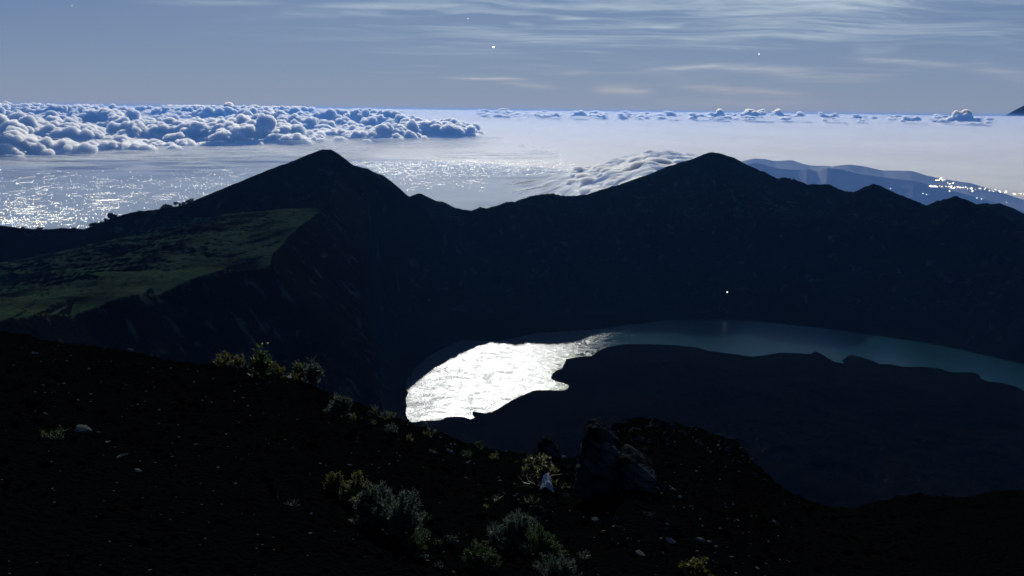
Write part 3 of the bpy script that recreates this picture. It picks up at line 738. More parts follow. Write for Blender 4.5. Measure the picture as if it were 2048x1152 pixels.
# ------------------------------------------------------------------ far land: blue hills and the volcano on the horizon
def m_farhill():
    m, a = material('far_hill_haze_tint')
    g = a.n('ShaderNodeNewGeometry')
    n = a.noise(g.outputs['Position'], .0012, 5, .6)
    out(a, diffuse(a, a.mix(n, (.76, .80, .80), (.80, .83, .82))))  # pale haze in front of the hills is painted into their colour
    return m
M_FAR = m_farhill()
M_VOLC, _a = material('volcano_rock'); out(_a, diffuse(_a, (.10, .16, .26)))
def hill_range(name, pts, D, wfront, wback, floor=SEA_Z - 20, sub=6, seed=0, amp=.004, mat=None):
    p = np.array(pts, float); xs = np.linspace(p[0, 0], p[-1, 0], len(p) * sub * 4)
    ys = np.interp(xs, p[:, 0], p[:, 1])
    k = np.hanning(9); k /= k.sum(); ys = np.convolve(np.pad(ys, 4, mode='edge'), k, 'valid')
    crest = np.array([P(x, y, D) for x, y in zip(xs, ys)])
    v = np.concatenate([-np.linspace(1, 0, 44) ** 2.2, np.linspace(0, 1, 26)[1:] ** 2.2])
    rows = []
    for q in v:
        r = 1 + (q * (wfront if q < 0 else wback)) / D
        pt = crest.copy(); pt[:, :2] *= r
        f = (1 - abs(q)) ** 1.25
        nz = fbm(pt[:, 0] / (D * .012), pt[:, 1] / (D * .03), 4, seed, .5)
        pt[:, 2] = floor + (crest[:, 2] - floor) * f * (1 + amp * 6 * nz * min(1, abs(q) * 5) * (abs(q) < .97))
        rows.append(pt)
    V = np.concatenate(rows)
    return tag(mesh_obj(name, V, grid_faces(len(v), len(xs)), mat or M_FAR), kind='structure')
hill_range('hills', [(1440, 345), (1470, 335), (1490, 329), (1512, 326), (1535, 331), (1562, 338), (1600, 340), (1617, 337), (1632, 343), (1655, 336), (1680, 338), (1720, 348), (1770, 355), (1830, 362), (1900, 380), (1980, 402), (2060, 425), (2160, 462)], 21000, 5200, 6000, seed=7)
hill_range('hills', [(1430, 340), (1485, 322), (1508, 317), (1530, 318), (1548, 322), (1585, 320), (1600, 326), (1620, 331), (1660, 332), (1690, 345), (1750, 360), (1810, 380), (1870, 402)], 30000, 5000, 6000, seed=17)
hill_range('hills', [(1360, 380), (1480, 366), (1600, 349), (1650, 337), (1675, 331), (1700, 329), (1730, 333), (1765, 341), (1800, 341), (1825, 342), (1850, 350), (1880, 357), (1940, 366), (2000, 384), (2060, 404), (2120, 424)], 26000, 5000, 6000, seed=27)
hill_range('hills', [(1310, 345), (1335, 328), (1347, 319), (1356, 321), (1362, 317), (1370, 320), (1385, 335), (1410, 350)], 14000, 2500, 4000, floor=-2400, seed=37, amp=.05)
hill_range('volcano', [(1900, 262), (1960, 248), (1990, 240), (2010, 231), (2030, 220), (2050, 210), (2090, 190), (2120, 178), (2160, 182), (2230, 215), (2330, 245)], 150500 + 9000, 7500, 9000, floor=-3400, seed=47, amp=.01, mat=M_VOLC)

# ------------------------------------------------------------------ lights of the towns on the plain
def m_emit(name, col, st):
    m, a = material(name)
    e = a.n('ShaderNodeEmission'); e.inputs[0].default_value = (*col, 1); e.inputs[1].default_value = st
    out(a, e.outputs[0]); return m
E_COL = [m_emit('lamp_white', (1, .98, .90), 2.9), m_emit('lamp_warm', (1, .84, .52), 2.9), m_emit('lamp_cool', (.80, .93, 1.0), 2.9), m_emit('lamp_green', (.70, 1.0, .55), 1.9), m_emit('lamp_dim', (.80, .90, .92), 1.1)]
rng = np.random.default_rng(11)
L = []
def add_light(x, y, s, k):
    if y < 318: return
    if -60 < x < 2110: L.append((x, y, s, k))
def pick(): return int(rng.choice([0, 1, 2, 3, 4], p=[.36, .30, .12, .05, .17]))
skyx = np.array([p[0] for p in SKY_L] + [p[0] for p in SKY_R if p[0] > 870]); skyy = np.array([p[1] for p in SKY_L] + [p[1] for p in SKY_R if p[0] > 870])
def visible(x, y): return y < np.interp(x, skyx, skyy) - 1
towns = [(30, 395, 70, 34, 1.5), (130, 410, 70, 26, 1.6), (170, 440, 90, 16, 1.0), (60, 440, 60, 16, 1.0), (235, 395, 90, 22, 1.0), (320, 370, 110, 18, .9), (100, 362, 120, 16, .9), (430, 345, 80, 12, .7), (20, 430, 40, 18, 1.2), (400, 372, 60, 14, .5)]
tw = np.array([t[4] for t in towns]); tw /= tw.sum()
n = 0
while n < 2300:
    t = towns[rng.choice(len(towns), p=tw)]
    x = t[0] + rng.normal() * t[2] * .75; y = t[1] + rng.normal() * t[3] * .8
    if not (335 < y) or not visible(x, y): continue
    near_f = np.interp(y, [335, 450], [.55, .80])
    if rng.random() < .24:      # a lit street
        m_ = int(rng.integers(3, 11)); step = rng.uniform(2.4, 5.5); sl = rng.normal() * .10 - .02
        for q in range(m_):
            xx = x + q * step + rng.normal() * .6; yy = y + q * step * sl + rng.normal() * .5
            if visible(xx, yy) and yy > 332: add_light(xx, yy, near_f * rng.uniform(.9, 2.3), pick()); n += 1
    else:
        add_light(x, y, near_f * rng.uniform(.8, 2.6) * (1.5 if rng.random() < .08 else 1), pick()); n += 1
for q in range(22): add_light(193 + q * 2.1, 402 - q * .14 + rng.normal() * .4, 1.7, 0 if q % 3 else 1)
for q in range(10): add_light(306 + q * 4, 394 + rng.normal() * .6, 1.5, 0)
n = 0
while n < 1900:
    x = 690 + 470 * rng.beta(1.0, 1.25); y = 321 + 62 * rng.beta(1.1, 2.0) - (x - 900) * .008
    if not visible(x, y) or (y > 352 and rng.random() < .5) or (x > 980 and y > 352): continue
    if rng.random() < .2:
        for q in range(int(rng.integers(3, 7))): add_light(x + q * 3.0, y + rng.normal() * .5, rng.uniform(.8, 1.6), pick()); n += 1
    else: add_light(x, y, rng.uniform(.7, 1.9), pick()); n += 1
for (x0, x1, y, cnt) in ((1870, 1892, 360, 10), (1850, 1866, 372, 6), (1866, 1905, 373, 16), (1900, 1934, 375, 12), (1892, 1912, 367, 5), (1934, 1945, 378, 4), (1940, 1972, 377, 9), (1975, 1992, 381, 4),
                         (1998, 2016, 384, 7), (2026, 2060, 388, 14), (1896, 1900, 382, 2), (1941, 1946, 382, 3), (1880, 1886, 356, 2)):
    for q in range(cnt): add_light(rng.uniform(x0, x1), y + rng.normal() * .8 + .0 * q, rng.uniform(1.1, 2.4), 1 if rng.random() < .45 else 0)
for (x, y) in ((1738, 354), (1740, 365), (1781, 377), (1846, 387), (1853, 389), (1954, 396), (1963, 398), (2013, 405), (1691, 381)): add_light(x, y, 1.7, 2)
L.sort(key=lambda t: -t[2])
gl = [[] for _ in E_COL]
proto_me = {}
def light_pos(x, y, s):
    p = Pz(x, y, SEA_Z + 6)
    D = math.hypot(p[0], p[1])
    if x > 1700:             # lamps on the slopes of the right-hand hills and their foot
        D = min(D, 20500 if y > 366 else 25000); 
        if D < 24900: D = min(D, 15500)
        p = P(x, y, D)
    return p, s * .5 * D / F_PX
for i, (x, y, s_, k) in enumerate(L):
    p, rad = light_pos(x, y, s_ * .84)
    if i < 300:
        if k not in proto_me:
            ob = mesh_obj('city_light', ICO[1][0], ICO[1][1], E_COL[k]); proto_me[k] = ob.data
        else:
            ob = bpy.data.objects.new('city_light', proto_me[k]); COL.objects.link(ob)
        ob.location = p; ob.scale = (rad * 1.15, rad * 1.15, rad)
        tag(ob, 'bright lamp glowing among the town lights on the hazy plain' if x < 1500 else 'bright lamp in the small town below the blue hills on the right', 'city light', 'town lights on the plain')
    else:
        gl[k].append((p, rad))
Vs, Fs, Ms = [], [], []
off = 0; mi = []
for k, g_ in enumerate(gl):
    if not g_: continue
    V, Fc = joined(*ICO[1], [q[0] for q in g_], [[q[1]] * 3 for q in g_])
    Vs.append(V); Fs.append(Fc + off); mi += [k] * len(Fc); off += len(V)
o = mesh_obj('town_lights', np.concatenate(Vs), np.concatenate(Fs), None)
for m_ in E_COL: o.data.materials.append(m_)
o.data.polygons.foreach_set('material_index', np.array(mi, dtype=np.int32))
tag(o, kind='stuff')

# ------------------------------------------------------------------ stars
for (x, y, s_, st, lab) in ((987, 94, 3.6, 6.0, 'brightest star, high over the dip between the two peaks'), (1518, 108, 2.6, 2.0, 'fainter star in the sky right of the middle'),
                            (936, 37, 2.2, 1.4, 'faint star among the thin clouds near the top edge'), (144, 11, 1.8, 1.0, 'faint star in the top left corner of the sky')):
    D = 400000.0
    o = mesh_obj('star', ICO[2][0], ICO[2][1], m_emit('star_glow', (.96, .98, 1.0), st)); o.location = pdir(x, y) / np.linalg.norm(pdir(x, y)) * D
    o.scale = (s_ * .38 * D / F_PX,) * 3; tag(o, lab, 'star')

# ------------------------------------------------------------------ the dark slope the camera stands on
FGC = [(-500, 560, 24), (-200, 632, 22), (0, 664, 20), (120, 684, 18.5), (220, 700, 17.5), (330, 718, 16.5), (430, 732, 16), (520, 742, 15.5), (590, 762, 15), (640, 775, 14.5), (700, 795, 14),
       (760, 820, 13.6), (815, 842, 13.3), (860, 862, 13), (910, 880, 12.8), (960, 896, 12.6), (1010, 908, 12.4), (1060, 914, 12.3), (1110, 918, 12.3), (1150, 918, 12.5), (1178, 908, 13.2),
       (1205, 885, 14.5), (1232, 862, 16), (1258, 838, 17), (1280, 834, 17.3), (1320, 842, 17.3), (1350, 850, 17.2), (1395, 855, 17), (1430, 872, 16.6), (1475, 886, 16), (1500, 912, 15),
       (1525, 942, 13.5), (1555, 976, 12.5), (1620, 1004, 12), (1720, 1008, 12.5), (1850, 998, 14), (2048, 985, 16), (2300, 972, 18), (2600, 965, 20)]
_fa = np.array([azel(x, y)[0] for x, y, d in FGC]); _ft = np.array([math.tan(azel(x, y)[1]) for x, y, d in FGC]); _fd = np.array([d for x, y, d in FGC])
Z0, R0 = -1.65, .4
def fg_lin(a):
    Dc, T = np.interp(a, _fa, _fd), np.interp(a, _fa, _ft)
    return Dc, (Dc * T - Z0) / (Dc - R0)
def fg_noise(x, y, r):
    return (fbm(x / 1.6, y / 1.6, 5, 200) * .13 + fbm(x / .5, y / .5, 3, 207, .5, ridged=True) * .05 - .02) * np.clip(r / 6, .15, 1) * np.interp(r, [9, 14], [1, 1.7])
def fg_z(a, r):
    Dc, b = fg_lin(a); x, y = r * np.sin(a), r * np.cos(a)
    z = Z0 + b * (np.minimum(r, Dc) - R0) - np.maximum(r - Dc, 0) * 1.15
    return z + fg_noise(x, y, r)
def ground_at(x, y):
    """where the view ray through photo pixel (x, y) meets this slope"""
    a, e = azel(x, y); T = math.tan(e); Dc, b = fg_lin(np.array([a])); Dc, b = float(Dc[0]), float(b[0])
    r = (Z0 - b * R0) / (T - b) if T < b - 1e-4 else Dc
    r = max(.6, min(r, Dc))
    aa_, rr_ = np.array([a]), np.array([r])
    z = float(fg_z(aa_, rr_)[0])
    return np.array([r * math.sin(a), r * math.cos(a), z]), math.hypot(r, z)
def m_ground():
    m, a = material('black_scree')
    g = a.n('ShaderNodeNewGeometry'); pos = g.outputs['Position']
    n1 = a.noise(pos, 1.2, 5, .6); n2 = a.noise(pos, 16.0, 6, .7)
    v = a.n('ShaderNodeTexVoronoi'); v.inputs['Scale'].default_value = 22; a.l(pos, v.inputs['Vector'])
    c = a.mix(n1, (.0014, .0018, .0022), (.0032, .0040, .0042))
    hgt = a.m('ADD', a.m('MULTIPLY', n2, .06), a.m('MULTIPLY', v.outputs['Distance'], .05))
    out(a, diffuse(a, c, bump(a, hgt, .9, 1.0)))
    return m
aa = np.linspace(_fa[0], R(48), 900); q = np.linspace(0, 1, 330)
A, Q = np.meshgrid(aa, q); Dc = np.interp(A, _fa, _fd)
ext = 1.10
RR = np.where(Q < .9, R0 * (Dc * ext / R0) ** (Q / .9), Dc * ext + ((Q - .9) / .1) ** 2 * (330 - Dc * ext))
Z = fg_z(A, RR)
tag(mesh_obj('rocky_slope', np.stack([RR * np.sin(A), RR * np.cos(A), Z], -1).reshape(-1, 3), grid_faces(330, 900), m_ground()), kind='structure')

# ------------------------------------------------------------------ rocks and stones
import bmesh
def m_rock(name, c0, c1, sc=6.0):
    m, a = material(name)
    tcn = a.n('ShaderNodeTexCoord'); pos = tcn.outputs['Object']
    n1 = a.noise(pos, sc * .5, 6, .65); n2 = a.noise(pos, sc * 4, 6, .7)
    v = a.n('ShaderNodeTexVoronoi', feature='DISTANCE_TO_EDGE'); v.inputs['Scale'].default_value = sc; a.l(pos, v.inputs['Vector'])
    c = a.mix(a.sstep(n1, .35, .65), c0, c1)
    hgt = a.m('ADD', a.m('MULTIPLY', n2, .05), a.m('MULTIPLY', a.sstep(v.outputs['Distance'], 0, .06), .03))
    out(a, diffuse(a, c, bump(a, hgt, .8, 1.0)))
    return m
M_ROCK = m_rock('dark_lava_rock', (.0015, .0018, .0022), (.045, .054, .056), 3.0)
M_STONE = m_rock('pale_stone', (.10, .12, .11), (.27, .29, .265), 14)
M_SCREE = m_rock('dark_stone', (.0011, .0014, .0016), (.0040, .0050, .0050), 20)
def hull(pts, sub=2, disp=.03, seed=0, freq=3.0):
    bm = bmesh.new()
    for p in pts: bm.verts.new(p)
    r_ = bmesh.ops.convex_hull(bm, input=bm.verts)
    bmesh.ops.delete(bm, geom=[e for e in r_['geom_interior'] if isinstance(e, bmesh.types.BMVert)], context='VERTS')
    bmesh.ops.triangulate(bm, faces=bm.faces)
    for _ in range(sub): bmesh.ops.subdivide_edges(bm, edges=bm.edges, cuts=1, use_grid_fill=True)
    bmesh.ops.triangulate(bm, faces=bm.faces)
    bm.verts.index_update(); bm.normal_update()
    V = np.array([v.co[:] for v in bm.verts]); Nn = np.array([v.normal[:] for v in bm.verts]); Fc = np.array([[v.index for v in f.verts] for f in bm.faces])
    bm.free()
    if disp:
        d = fbm(V[:, 0] * freq + V[:, 2] * 1.7 * freq, V[:, 1] * freq - V[:, 2] * freq, 4, seed)
        V = V + Nn * (d * disp)[:, None]
    return V, Fc
def outline_rock(pts, D0, depth, label, shrink=.82, lift=0.0, sub=3, disp=.05, seed=0):
    """a rock whose visible outline follows the photographed one, with real thickness away from the camera"""
    bx, by = np.mean([q[0] for q in pts]), max(q[1] for q in pts) - 25
    D0 = math.hypot(*ground_at(bx, by)[0][:2])
    front = [P(x, y, D0) for x, y in pts]; c = np.mean(front, axis=0)
    out_ = c / math.hypot(c[0], c[1]); out_[2] = -.06
    P3 = list(front)
    for p in front:
        P3.append(c + (p - c) * shrink + out_ * depth + np.array([0, 0, lift]))
    mid = c - out_ * depth * .25; P3.append(mid)
    P3 = np.array(P3)
    o_ = c + out_ * depth * .4
    V, Fc = hull(P3 - o_, sub + 1, disp * 1.9, seed, 5.0)
    o = mesh_obj('boulder', V, Fc, M_ROCK, smooth=False); o.location = o_
    return tag(o, label, 'boulder')
outline_rock([(1150, 985), (1156, 925), (1166, 885), (1176, 856), (1192, 857), (1204, 866), (1222, 890), (1242, 915), (1252, 950), (1262, 1010), (1200, 1030)], 11.6, .55,
             'large pointed boulder with a moonlit ridge, below the dark knoll', seed=3)
outline_rock([(1238, 918), (1250, 914), (1272, 922), (1292, 938), (1310, 956), (1312, 985), (1300, 1010), (1262, 1010), (1246, 960)], 11.2, .5,
             'sloping slab with a pale top edge leaning right of the pointed boulder', seed=9, disp=.03)
outline_rock([(1070, 915), (1078, 888), (1090, 878), (1102, 882), (1113, 893), (1124, 912), (1118, 935), (1080, 940)], 12.2, .35,
             'small rounded boulder behind the leafy plant on the crest', seed=14, disp=.04)
rng = np.random.default_rng(23)
protos = []
for kk in range(7):
    pts = rng.normal(0, 1, (14, 3)); pts /= np.linalg.norm(pts, axis=1)[:, None]; pts *= np.array([1.0, .62, .34]) * rng.uniform(.75, 1.0, (14, 1))
    protos.append(hull(pts, 1, .08, 40 + kk, 2.0))
stone_me = {}
def stone(x, y, wpx, label, group, mat=M_STONE, tilt=None):
    p, dist = ground_at(x, y); k_ = int(rng.integers(0, 7))
    key = (k_, mat.name)
    if key not in stone_me:
        ob = mesh_obj('stone', *protos[k_], mat, smooth=False); stone_me[key] = ob.data
    else:
        ob = bpy.data.objects.new('stone', stone_me[key]); COL.objects.link(ob)
    sz = wpx * .5 * dist / F_PX
    ob.location = p + np.array([0, 0, sz * .12]); ob.scale = (sz, sz * rng.uniform(.7, 1.2), sz * rng.uniform(.6, 1.1))
    ob.rotation_euler = (rng.normal(0, .14) + .04, rng.normal(.15, .3) if tilt is None else tilt, rng.uniform(-.6, .6))
    return tag(ob, label, 'stone', group)
KEY = ((1335, 862, 9), (1385, 852, 6), (1440, 874, 15), (1456, 907, 20), (1472, 886, 15), (1485, 910, 7), (1437, 894, 9), (1346, 985, 23), (1360, 1005, 19), (1312, 973, 8), (1316, 984, 15), (1382, 1019, 12),
       (1334, 1042, 13), (1322, 1068, 12), (1342, 1082, 32), (1402, 1070, 24), (1419, 1075, 15), (1433, 1084, 17), (1395, 1092, 12), (1417, 1115, 9), (1427, 1125, 9), (1192, 1046, 26), (1207, 1062, 16),
       (1240, 1082, 14), (1282, 1104, 26), (1161, 908, 14), (1130, 918, 26), (1166, 932, 6), (70, 710, 15), (20, 702, 8), (164, 687, 10), (262, 702, 15), (165, 862, 46), (195, 866, 20), (215, 882, 18),
       (242, 912, 26), (275, 942, 22), (110, 880, 18), (345, 917, 9), (300, 1140, 14), (470, 958, 12), (436, 935, 10), (700, 935, 14), (640, 925, 10), (575, 1000, 9), (1000, 960, 12), (1030, 1000, 12), (1095, 1030, 9),
       (900, 905, 24), (870, 900, 18), (935, 930, 14))
for (x, y, wp) in KEY:
    stone(x, y, wp, 'pale flat stone catching the moonlight on the black slope', 'moonlit stones on the black slope')
cnt = 0
while cnt < 170:
    x, y = rng.uniform(-40, 1180), rng.uniform(690, 1150)
    if rng.random() < .3: x, y = rng.uniform(1180, 1560), rng.uniform(860, 1150)
    a_, e_ = azel(x, y); Dc_, b_ = fg_lin(np.array([a_]))
    if math.tan(e_) > float(Dc_[0] * 0 + np.interp(a_, _fa, _ft)) - .006: continue
    stone(x, y, rng.choice([4, 5, 6, 7, 9, 12]) * rng.uniform(.7, 1.2), 'small pale stone chip catching the moonlight on the black slope', 'small stone chips on the black slope'); cnt += 1
for k_ in range(34):
    t_ = rng.random(); x = 1245 + 290 * t_ + rng.normal() * 16; y = np.interp(x, [1245, 1280, 1400, 1480, 1530], [856, 838, 860, 892, 948]) + abs(rng.normal()) * 26
    ob = stone(x, y, rng.uniform(14, 46), 'dark broken rock among others on the black knoll right of the pointed boulder', 'dark rocks on the knoll', M_ROCK)
    ob.name = 'rock'; ob['category'] = 'rock'; ob.scale.z *= 1.9
for k_ in range(22):
    x = rng.uniform(1060, 1340); y = rng.uniform(925, 1060)
    ob = stone(x, y, rng.uniform(16, 40), 'dark broken rock lying below the pointed boulder', 'dark rocks below the boulder', M_ROCK)
    ob.name = 'rock'; ob['category'] = 'rock'; ob.scale.z *= 1.7
# the loose dark stones nobody could count
n = 5200
a_ = rng.uniform(R(-38), R(32), n); u_ = rng.random(n); Dc_, b_ = fg_lin(a_)
r_ = 1.6 * (Dc_ * 1.02 / 1.6) ** (u_ ** .75)
z_ = fg_z(a_, r_); sz = np.clip(r_ / 9, .3, 1) * rng.uniform(.010, .042, n) * rng.choice([1, 1, 1, 1.8, 3.0], n)
cen = np.stack([r_ * np.sin(a_), r_ * np.cos(a_), z_ + sz * .1], -1)
VV, FF, off = [], [], 0
for kk in range(7):
    sel = np.arange(n) % 7 == kk; m_ = int(sel.sum())
    ang = rng.uniform(0, 6.28, m_); tl = rng.normal(0, .25, m_)
    cz, szn, ct, st_ = np.cos(ang), np.sin(ang), np.cos(tl), np.sin(tl); o0 = np.zeros(m_)
    Rt = np.stack([np.stack([cz, -szn * ct, szn * st_], -1), np.stack([szn, cz * ct, -cz * st_], -1), np.stack([o0, st_, ct], -1)], 1)
    V, Fc = joined(protos[kk][0], protos[kk][1], cen[sel], np.stack([sz[sel]] * 3, -1), Rt)
    VV.append(V); FF.append(Fc + off); off += len(V)
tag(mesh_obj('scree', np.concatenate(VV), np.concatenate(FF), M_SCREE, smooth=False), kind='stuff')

n = 800
a_ = rng.uniform(R(-36), R(24), n); Dc_, b_ = fg_lin(a_)
r_ = 2.2 * (Dc_ / 2.2) ** (rng.random(n) ** .6)
keepg = fbm(r_ * np.sin(a_) / 1.3, r_ * np.cos(a_) / 1.3, 3, 400) > -.05
a_, r_ = a_[keepg], r_[keepg]; n = len(a_); sz = np.clip(r_ / 10, .35, 1.2) * rng.uniform(.010, .034, n)
V, Fc = joined(*protos[2], np.stack([r_ * np.sin(a_), r_ * np.cos(a_), fg_z(a_, r_) + sz * .12], -1), np.stack([sz, sz * rng.uniform(.4, 1, n), sz], -1))
tag(mesh_obj('pale_gravel', V, Fc, M_STONE, smooth=False), kind='stuff')

# ------------------------------------------------------------------ plants
def m_leaf(name, c0, c1, trans=.5, rough=.6):
    m, a = material(name)
    at = a.n('ShaderNodeAttribute', attribute_name='shade')
    c = a.mix(at.outputs['Fac'], c0, c1)
    d = a.n('ShaderNodeBsdfPrincipled'); a.l(c, d.inputs['Base Color']); d.inputs['Roughness'].default_value = rough; d.inputs['Specular IOR Level'].default_value = .3
    t = a.n('ShaderNodeBsdfTranslucent'); a.l(c, t.inputs[0])
    mx = a.n('ShaderNodeMixShader'); mx.inputs[0].default_value = trans
    a.l(d.outputs[0], mx.inputs[1]); a.l(t.outputs[0], mx.inputs[2]); out(a, mx.outputs[0])
    return m
LEAF = {'grey': m_leaf('grey_green_leaf', (.014, .028, .027), (.042, .062, .054)), 'green': m_leaf('moss_green_leaf', (.010, .026, .011), (.028, .048, .018)),
        'yellow': m_leaf('yellow_green_leaf', (.026, .034, .007), (.072, .070, .013)), 'orange': m_leaf('orange_flower', (.12, .045, .006), (.22, .085, .010)),
        'olive': m_leaf('olive_leaf', (.024, .034, .013), (.070, .075, .034)), 'pale': m_leaf('dry_pale_blade', (.14, .16, .13), (.36, .38, .32), .3)}
def m_stem():
    m, a = material('woody_stem')
    out(a, principled(a, (.045, .040, .030), .9, .1)); return m
M_STEM = m_stem()
def blades(base, dirs, length, width, curl=.25, seed=0):
    """leaf blades: (n,3) bases and unit directions -> one array of thin curved leaves"""
    n = len(base); rg = np.random.default_rng(seed)
    side = np.cross(dirs, rg.normal(0, 1, (n, 3))); side /= np.linalg.norm(side, axis=1)[:, None] + 1e-9
    nrm = np.cross(side, dirs)
    L_ = np.asarray(length)[:, None]; W_ = np.asarray(width)[:, None]
    mid = base + dirs * L_ * .5 + nrm * L_ * curl * .3; tip = base + dirs * L_ + nrm * L_ * curl * -.4
    V = np.stack([base - side * W_ * .3, base + side * W_ * .3, mid + side * W_ * .5, mid - side * W_ * .5, tip], 1).reshape(-1, 3)
    i = np.arange(n)[:, None] * 5
    return V, i + np.array([[0, 1, 2, 3]]), i + np.array([[3, 2, 4]]), np.repeat(rg.random(n), 5)
def tubes(p0, p1, r0, r1):
    n = len(p0); d = p1 - p0; d = d / (np.linalg.norm(d, axis=1)[:, None] + 1e-9)
    s1 = np.cross(d, np.array([.31, .52, .8])); s1 /= np.linalg.norm(s1, axis=1)[:, None] + 1e-9; s2 = np.cross(d, s1)
    V = []
    for p, r_ in ((p0, r0), (p1, r1)):
        for k_ in range(4):
            an = k_ * math.pi / 2; V.append(p + (s1 * math.cos(an) + s2 * math.sin(an)) * np.asarray(r_)[:, None])
    V = np.stack(V, 1).reshape(-1, 3); i = np.arange(n)[:, None] * 8
    return V, np.concatenate([i + np.array([[k_, (k_ + 1) % 4, 4 + (k_ + 1) % 4, 4 + k_]]) for k_ in range(4)])
def leaf_mesh(name, B, mat, parent):
    return mesh_obj(name, B[0], [B[1], B[2]], mat, parent, smooth=False, attrs={'shade': B[3]})
def shrub(name, label, cat, x, y, hpx, wpx, kind, col, seed, group=None, pale=0, extra=None):
    p, dist = ground_at(x, y); u = dist / F_PX; h_, w_ = hpx * u * 1.05, wpx * u
    rg = np.random.default_rng(seed)
    e = empty(name, p); tag(e, label, cat, group)
    ns = {'needle': 95, 'cushion': 130, 'rosette': 26, 'herb': 12, 'sprig': 4, 'tuft': 10}[kind]
    ncl = 5; ccx = rg.uniform(-.30, .30, ncl); ccy = rg.uniform(-.30, .30, ncl); cch = rg.uniform(.45, 1.0, ncl); cch[0] = 1.0; ci = rg.integers(0, ncl, ns)
    th = rg.uniform(0, 2 * math.pi, ns); rad = np.sqrt(rg.random(ns)); lob = 1 + .28 * np.sin(3 * th + seed) + .18 * np.sin(5 * th + seed * 2)
    tips = np.stack([np.cos(th) * rad * w_ * .5 * lob, np.sin(th) * rad * w_ * .5 * lob, h_ * np.sqrt(np.clip(1 - .8 * rad ** 2, .05, 1)) * rg.uniform(.72, 1.0, ns)], -1)
    if kind in ('needle', 'cushion'):
        tips = tips * np.array([.62, .62, 1]) + np.stack([ccx[ci] * w_, ccy[ci] * w_, np.zeros(ns)], -1); tips[:, 2] *= cch[ci]
    root = np.stack([tips[:, 0] * .15, tips[:, 1] * .15, np.full(ns, -.03)], -1)
    V, Fc = tubes(root, tips, np.full(ns, max(.004, h_ * .012)), np.full(ns, max(.002, h_ * .005)))
    mesh_obj('stem', V, Fc, M_STEM, e)
    if kind in ('needle', 'cushion'):
        m_ = 80; t = rg.uniform(.45, 1.02, (ns, m_))
        base = (root[:, None] + (tips - root)[:, None] * t[..., None]).reshape(-1, 3)
        ax = np.repeat((tips - root) / (np.linalg.norm(tips - root, axis=1)[:, None] + 1e-9), m_, axis=0)
        d = ax * .9 + rg.normal(0, .55, base.shape); d /= np.linalg.norm(d, axis=1)[:, None]
        base = base + rg.normal(0, h_ * .018, base.shape)
        ln = rg.uniform(.6, 1.3, len(base)) * (h_ * .11 if kind == 'needle' else h_ * .08)
        B = blades(base, d, ln, ln * .16, .3, seed)
        sh = np.repeat(np.clip(np.repeat(rg.random(ns), m_) * .7 + rg.random(len(base)) * .3, 0, 1), 5)
        leaf_mesh('foliage', (B[0], B[1], B[2], sh), LEAF[col], e)
    elif kind in ('rosette', 'herb', 'sprig'):
        m_ = {'rosette': 16, 'herb': 30, 'sprig': 9}[kind]
        base = np.repeat(tips, m_, axis=0) + rg.normal(0, h_ * .05, (ns * m_, 3)) * (1 if kind != 'rosette' else .4)
        if kind == 'herb':
            t = rg.uniform(.35, 1.0, ns * m_)[:, None]; base = np.repeat(root, m_, axis=0) * (1 - t) + np.repeat(tips, m_, axis=0) * t + rg.normal(0, h_ * .05, (ns * m_, 3))
        d = rg.normal(0, 1, base.shape); d[:, 2] = np.abs(d[:, 2]) * .8 + .1; d /= np.linalg.norm(d, axis=1)[:, None]
        ln = rg.uniform(.6, 1.2, len(base)) * h_ * {'rosette': .20, 'herb': .16, 'sprig': .3}[kind]
        leaf_mesh('foliage', blades(base, d, ln, ln * .38, .45, seed), LEAF[col], e)
    elif kind == 'tuft':
        pass
    if extra:          # flower or young leaf heads of another colour at some tips
        nt = max(3, ns // 3); idx = rg.choice(ns, nt, replace=False); m_ = 22
        base = np.repeat(tips[idx], m_, axis=0) + rg.normal(0, h_ * .045, (nt * m_, 3))
        d = rg.normal(0, 1, base.shape); d[:, 2] += .6; d /= np.linalg.norm(d, axis=1)[:, None]
        ln = rg.uniform(.5, 1.1, len(base)) * h_ * .10
        leaf_mesh('flower_heads', blades(base, d, ln, ln * .5, .4, seed + 1), LEAF[extra], e)
    if pale or kind == 'tuft':
        nb = pale or 60
        th = rg.uniform(0, 2 * math.pi, nb); el = rg.uniform(.15, 1.2, nb)
        d = np.stack([np.cos(th) * np.cos(el), np.sin(th) * np.cos(el), np.sin(el)], -1)
        base = d * np.array([w_ * .12, w_ * .12, 0]) + rg.normal(0, w_ * .05, (nb, 3)) * np.array([1, 1, .2])
        ln = rg.uniform(.55, 1.0, nb) * (w_ * .62)
        leaf_mesh('dry_blades', blades(base, d, ln, np.full(nb, max(.004, w_ * .018)), .5, seed + 2), LEAF['pale'], e)
    return e
shrub('shrub', 'grey-green brushy shrub with pale dry blades, bottom centre', 'shrub', 1022, 1092, 78, 92, 'needle', 'grey', 1, pale=26)
shrub('shrub', 'low mossy green cushion shrub right of the brushy grey one', 'shrub', 1086, 1112, 62, 78, 'cushion', 'green', 2)
shrub('grass_tuft', 'tuft with bright dry blades at the lower left of the bottom centre shrub', 'grass tuft', 968, 1132, 58, 66, 'needle', 'green', 3, pale=40)
shrub('shrub', 'dim grey-green shrub cut by the bottom edge of the photo', 'shrub', 1112, 1162, 52, 76, 'needle', 'grey', 4, pale=6)
shrub('shrub', 'largest grey bush of the row on the slope, with bare pale twigs', 'shrub', 795, 1078, 92, 92, 'needle', 'grey', 5, pale=22)
shrub('shrub', 'grey-green shrub in the middle of the row on the slope', 'shrub', 742, 1056, 82, 74, 'needle', 'grey', 6, extra='olive', pale=8)
shrub('shrub', 'yellowish shrub between the smallest one and the grey ones of the row', 'shrub', 708, 1008, 54, 58, 'needle', 'olive', 7, extra='yellow')
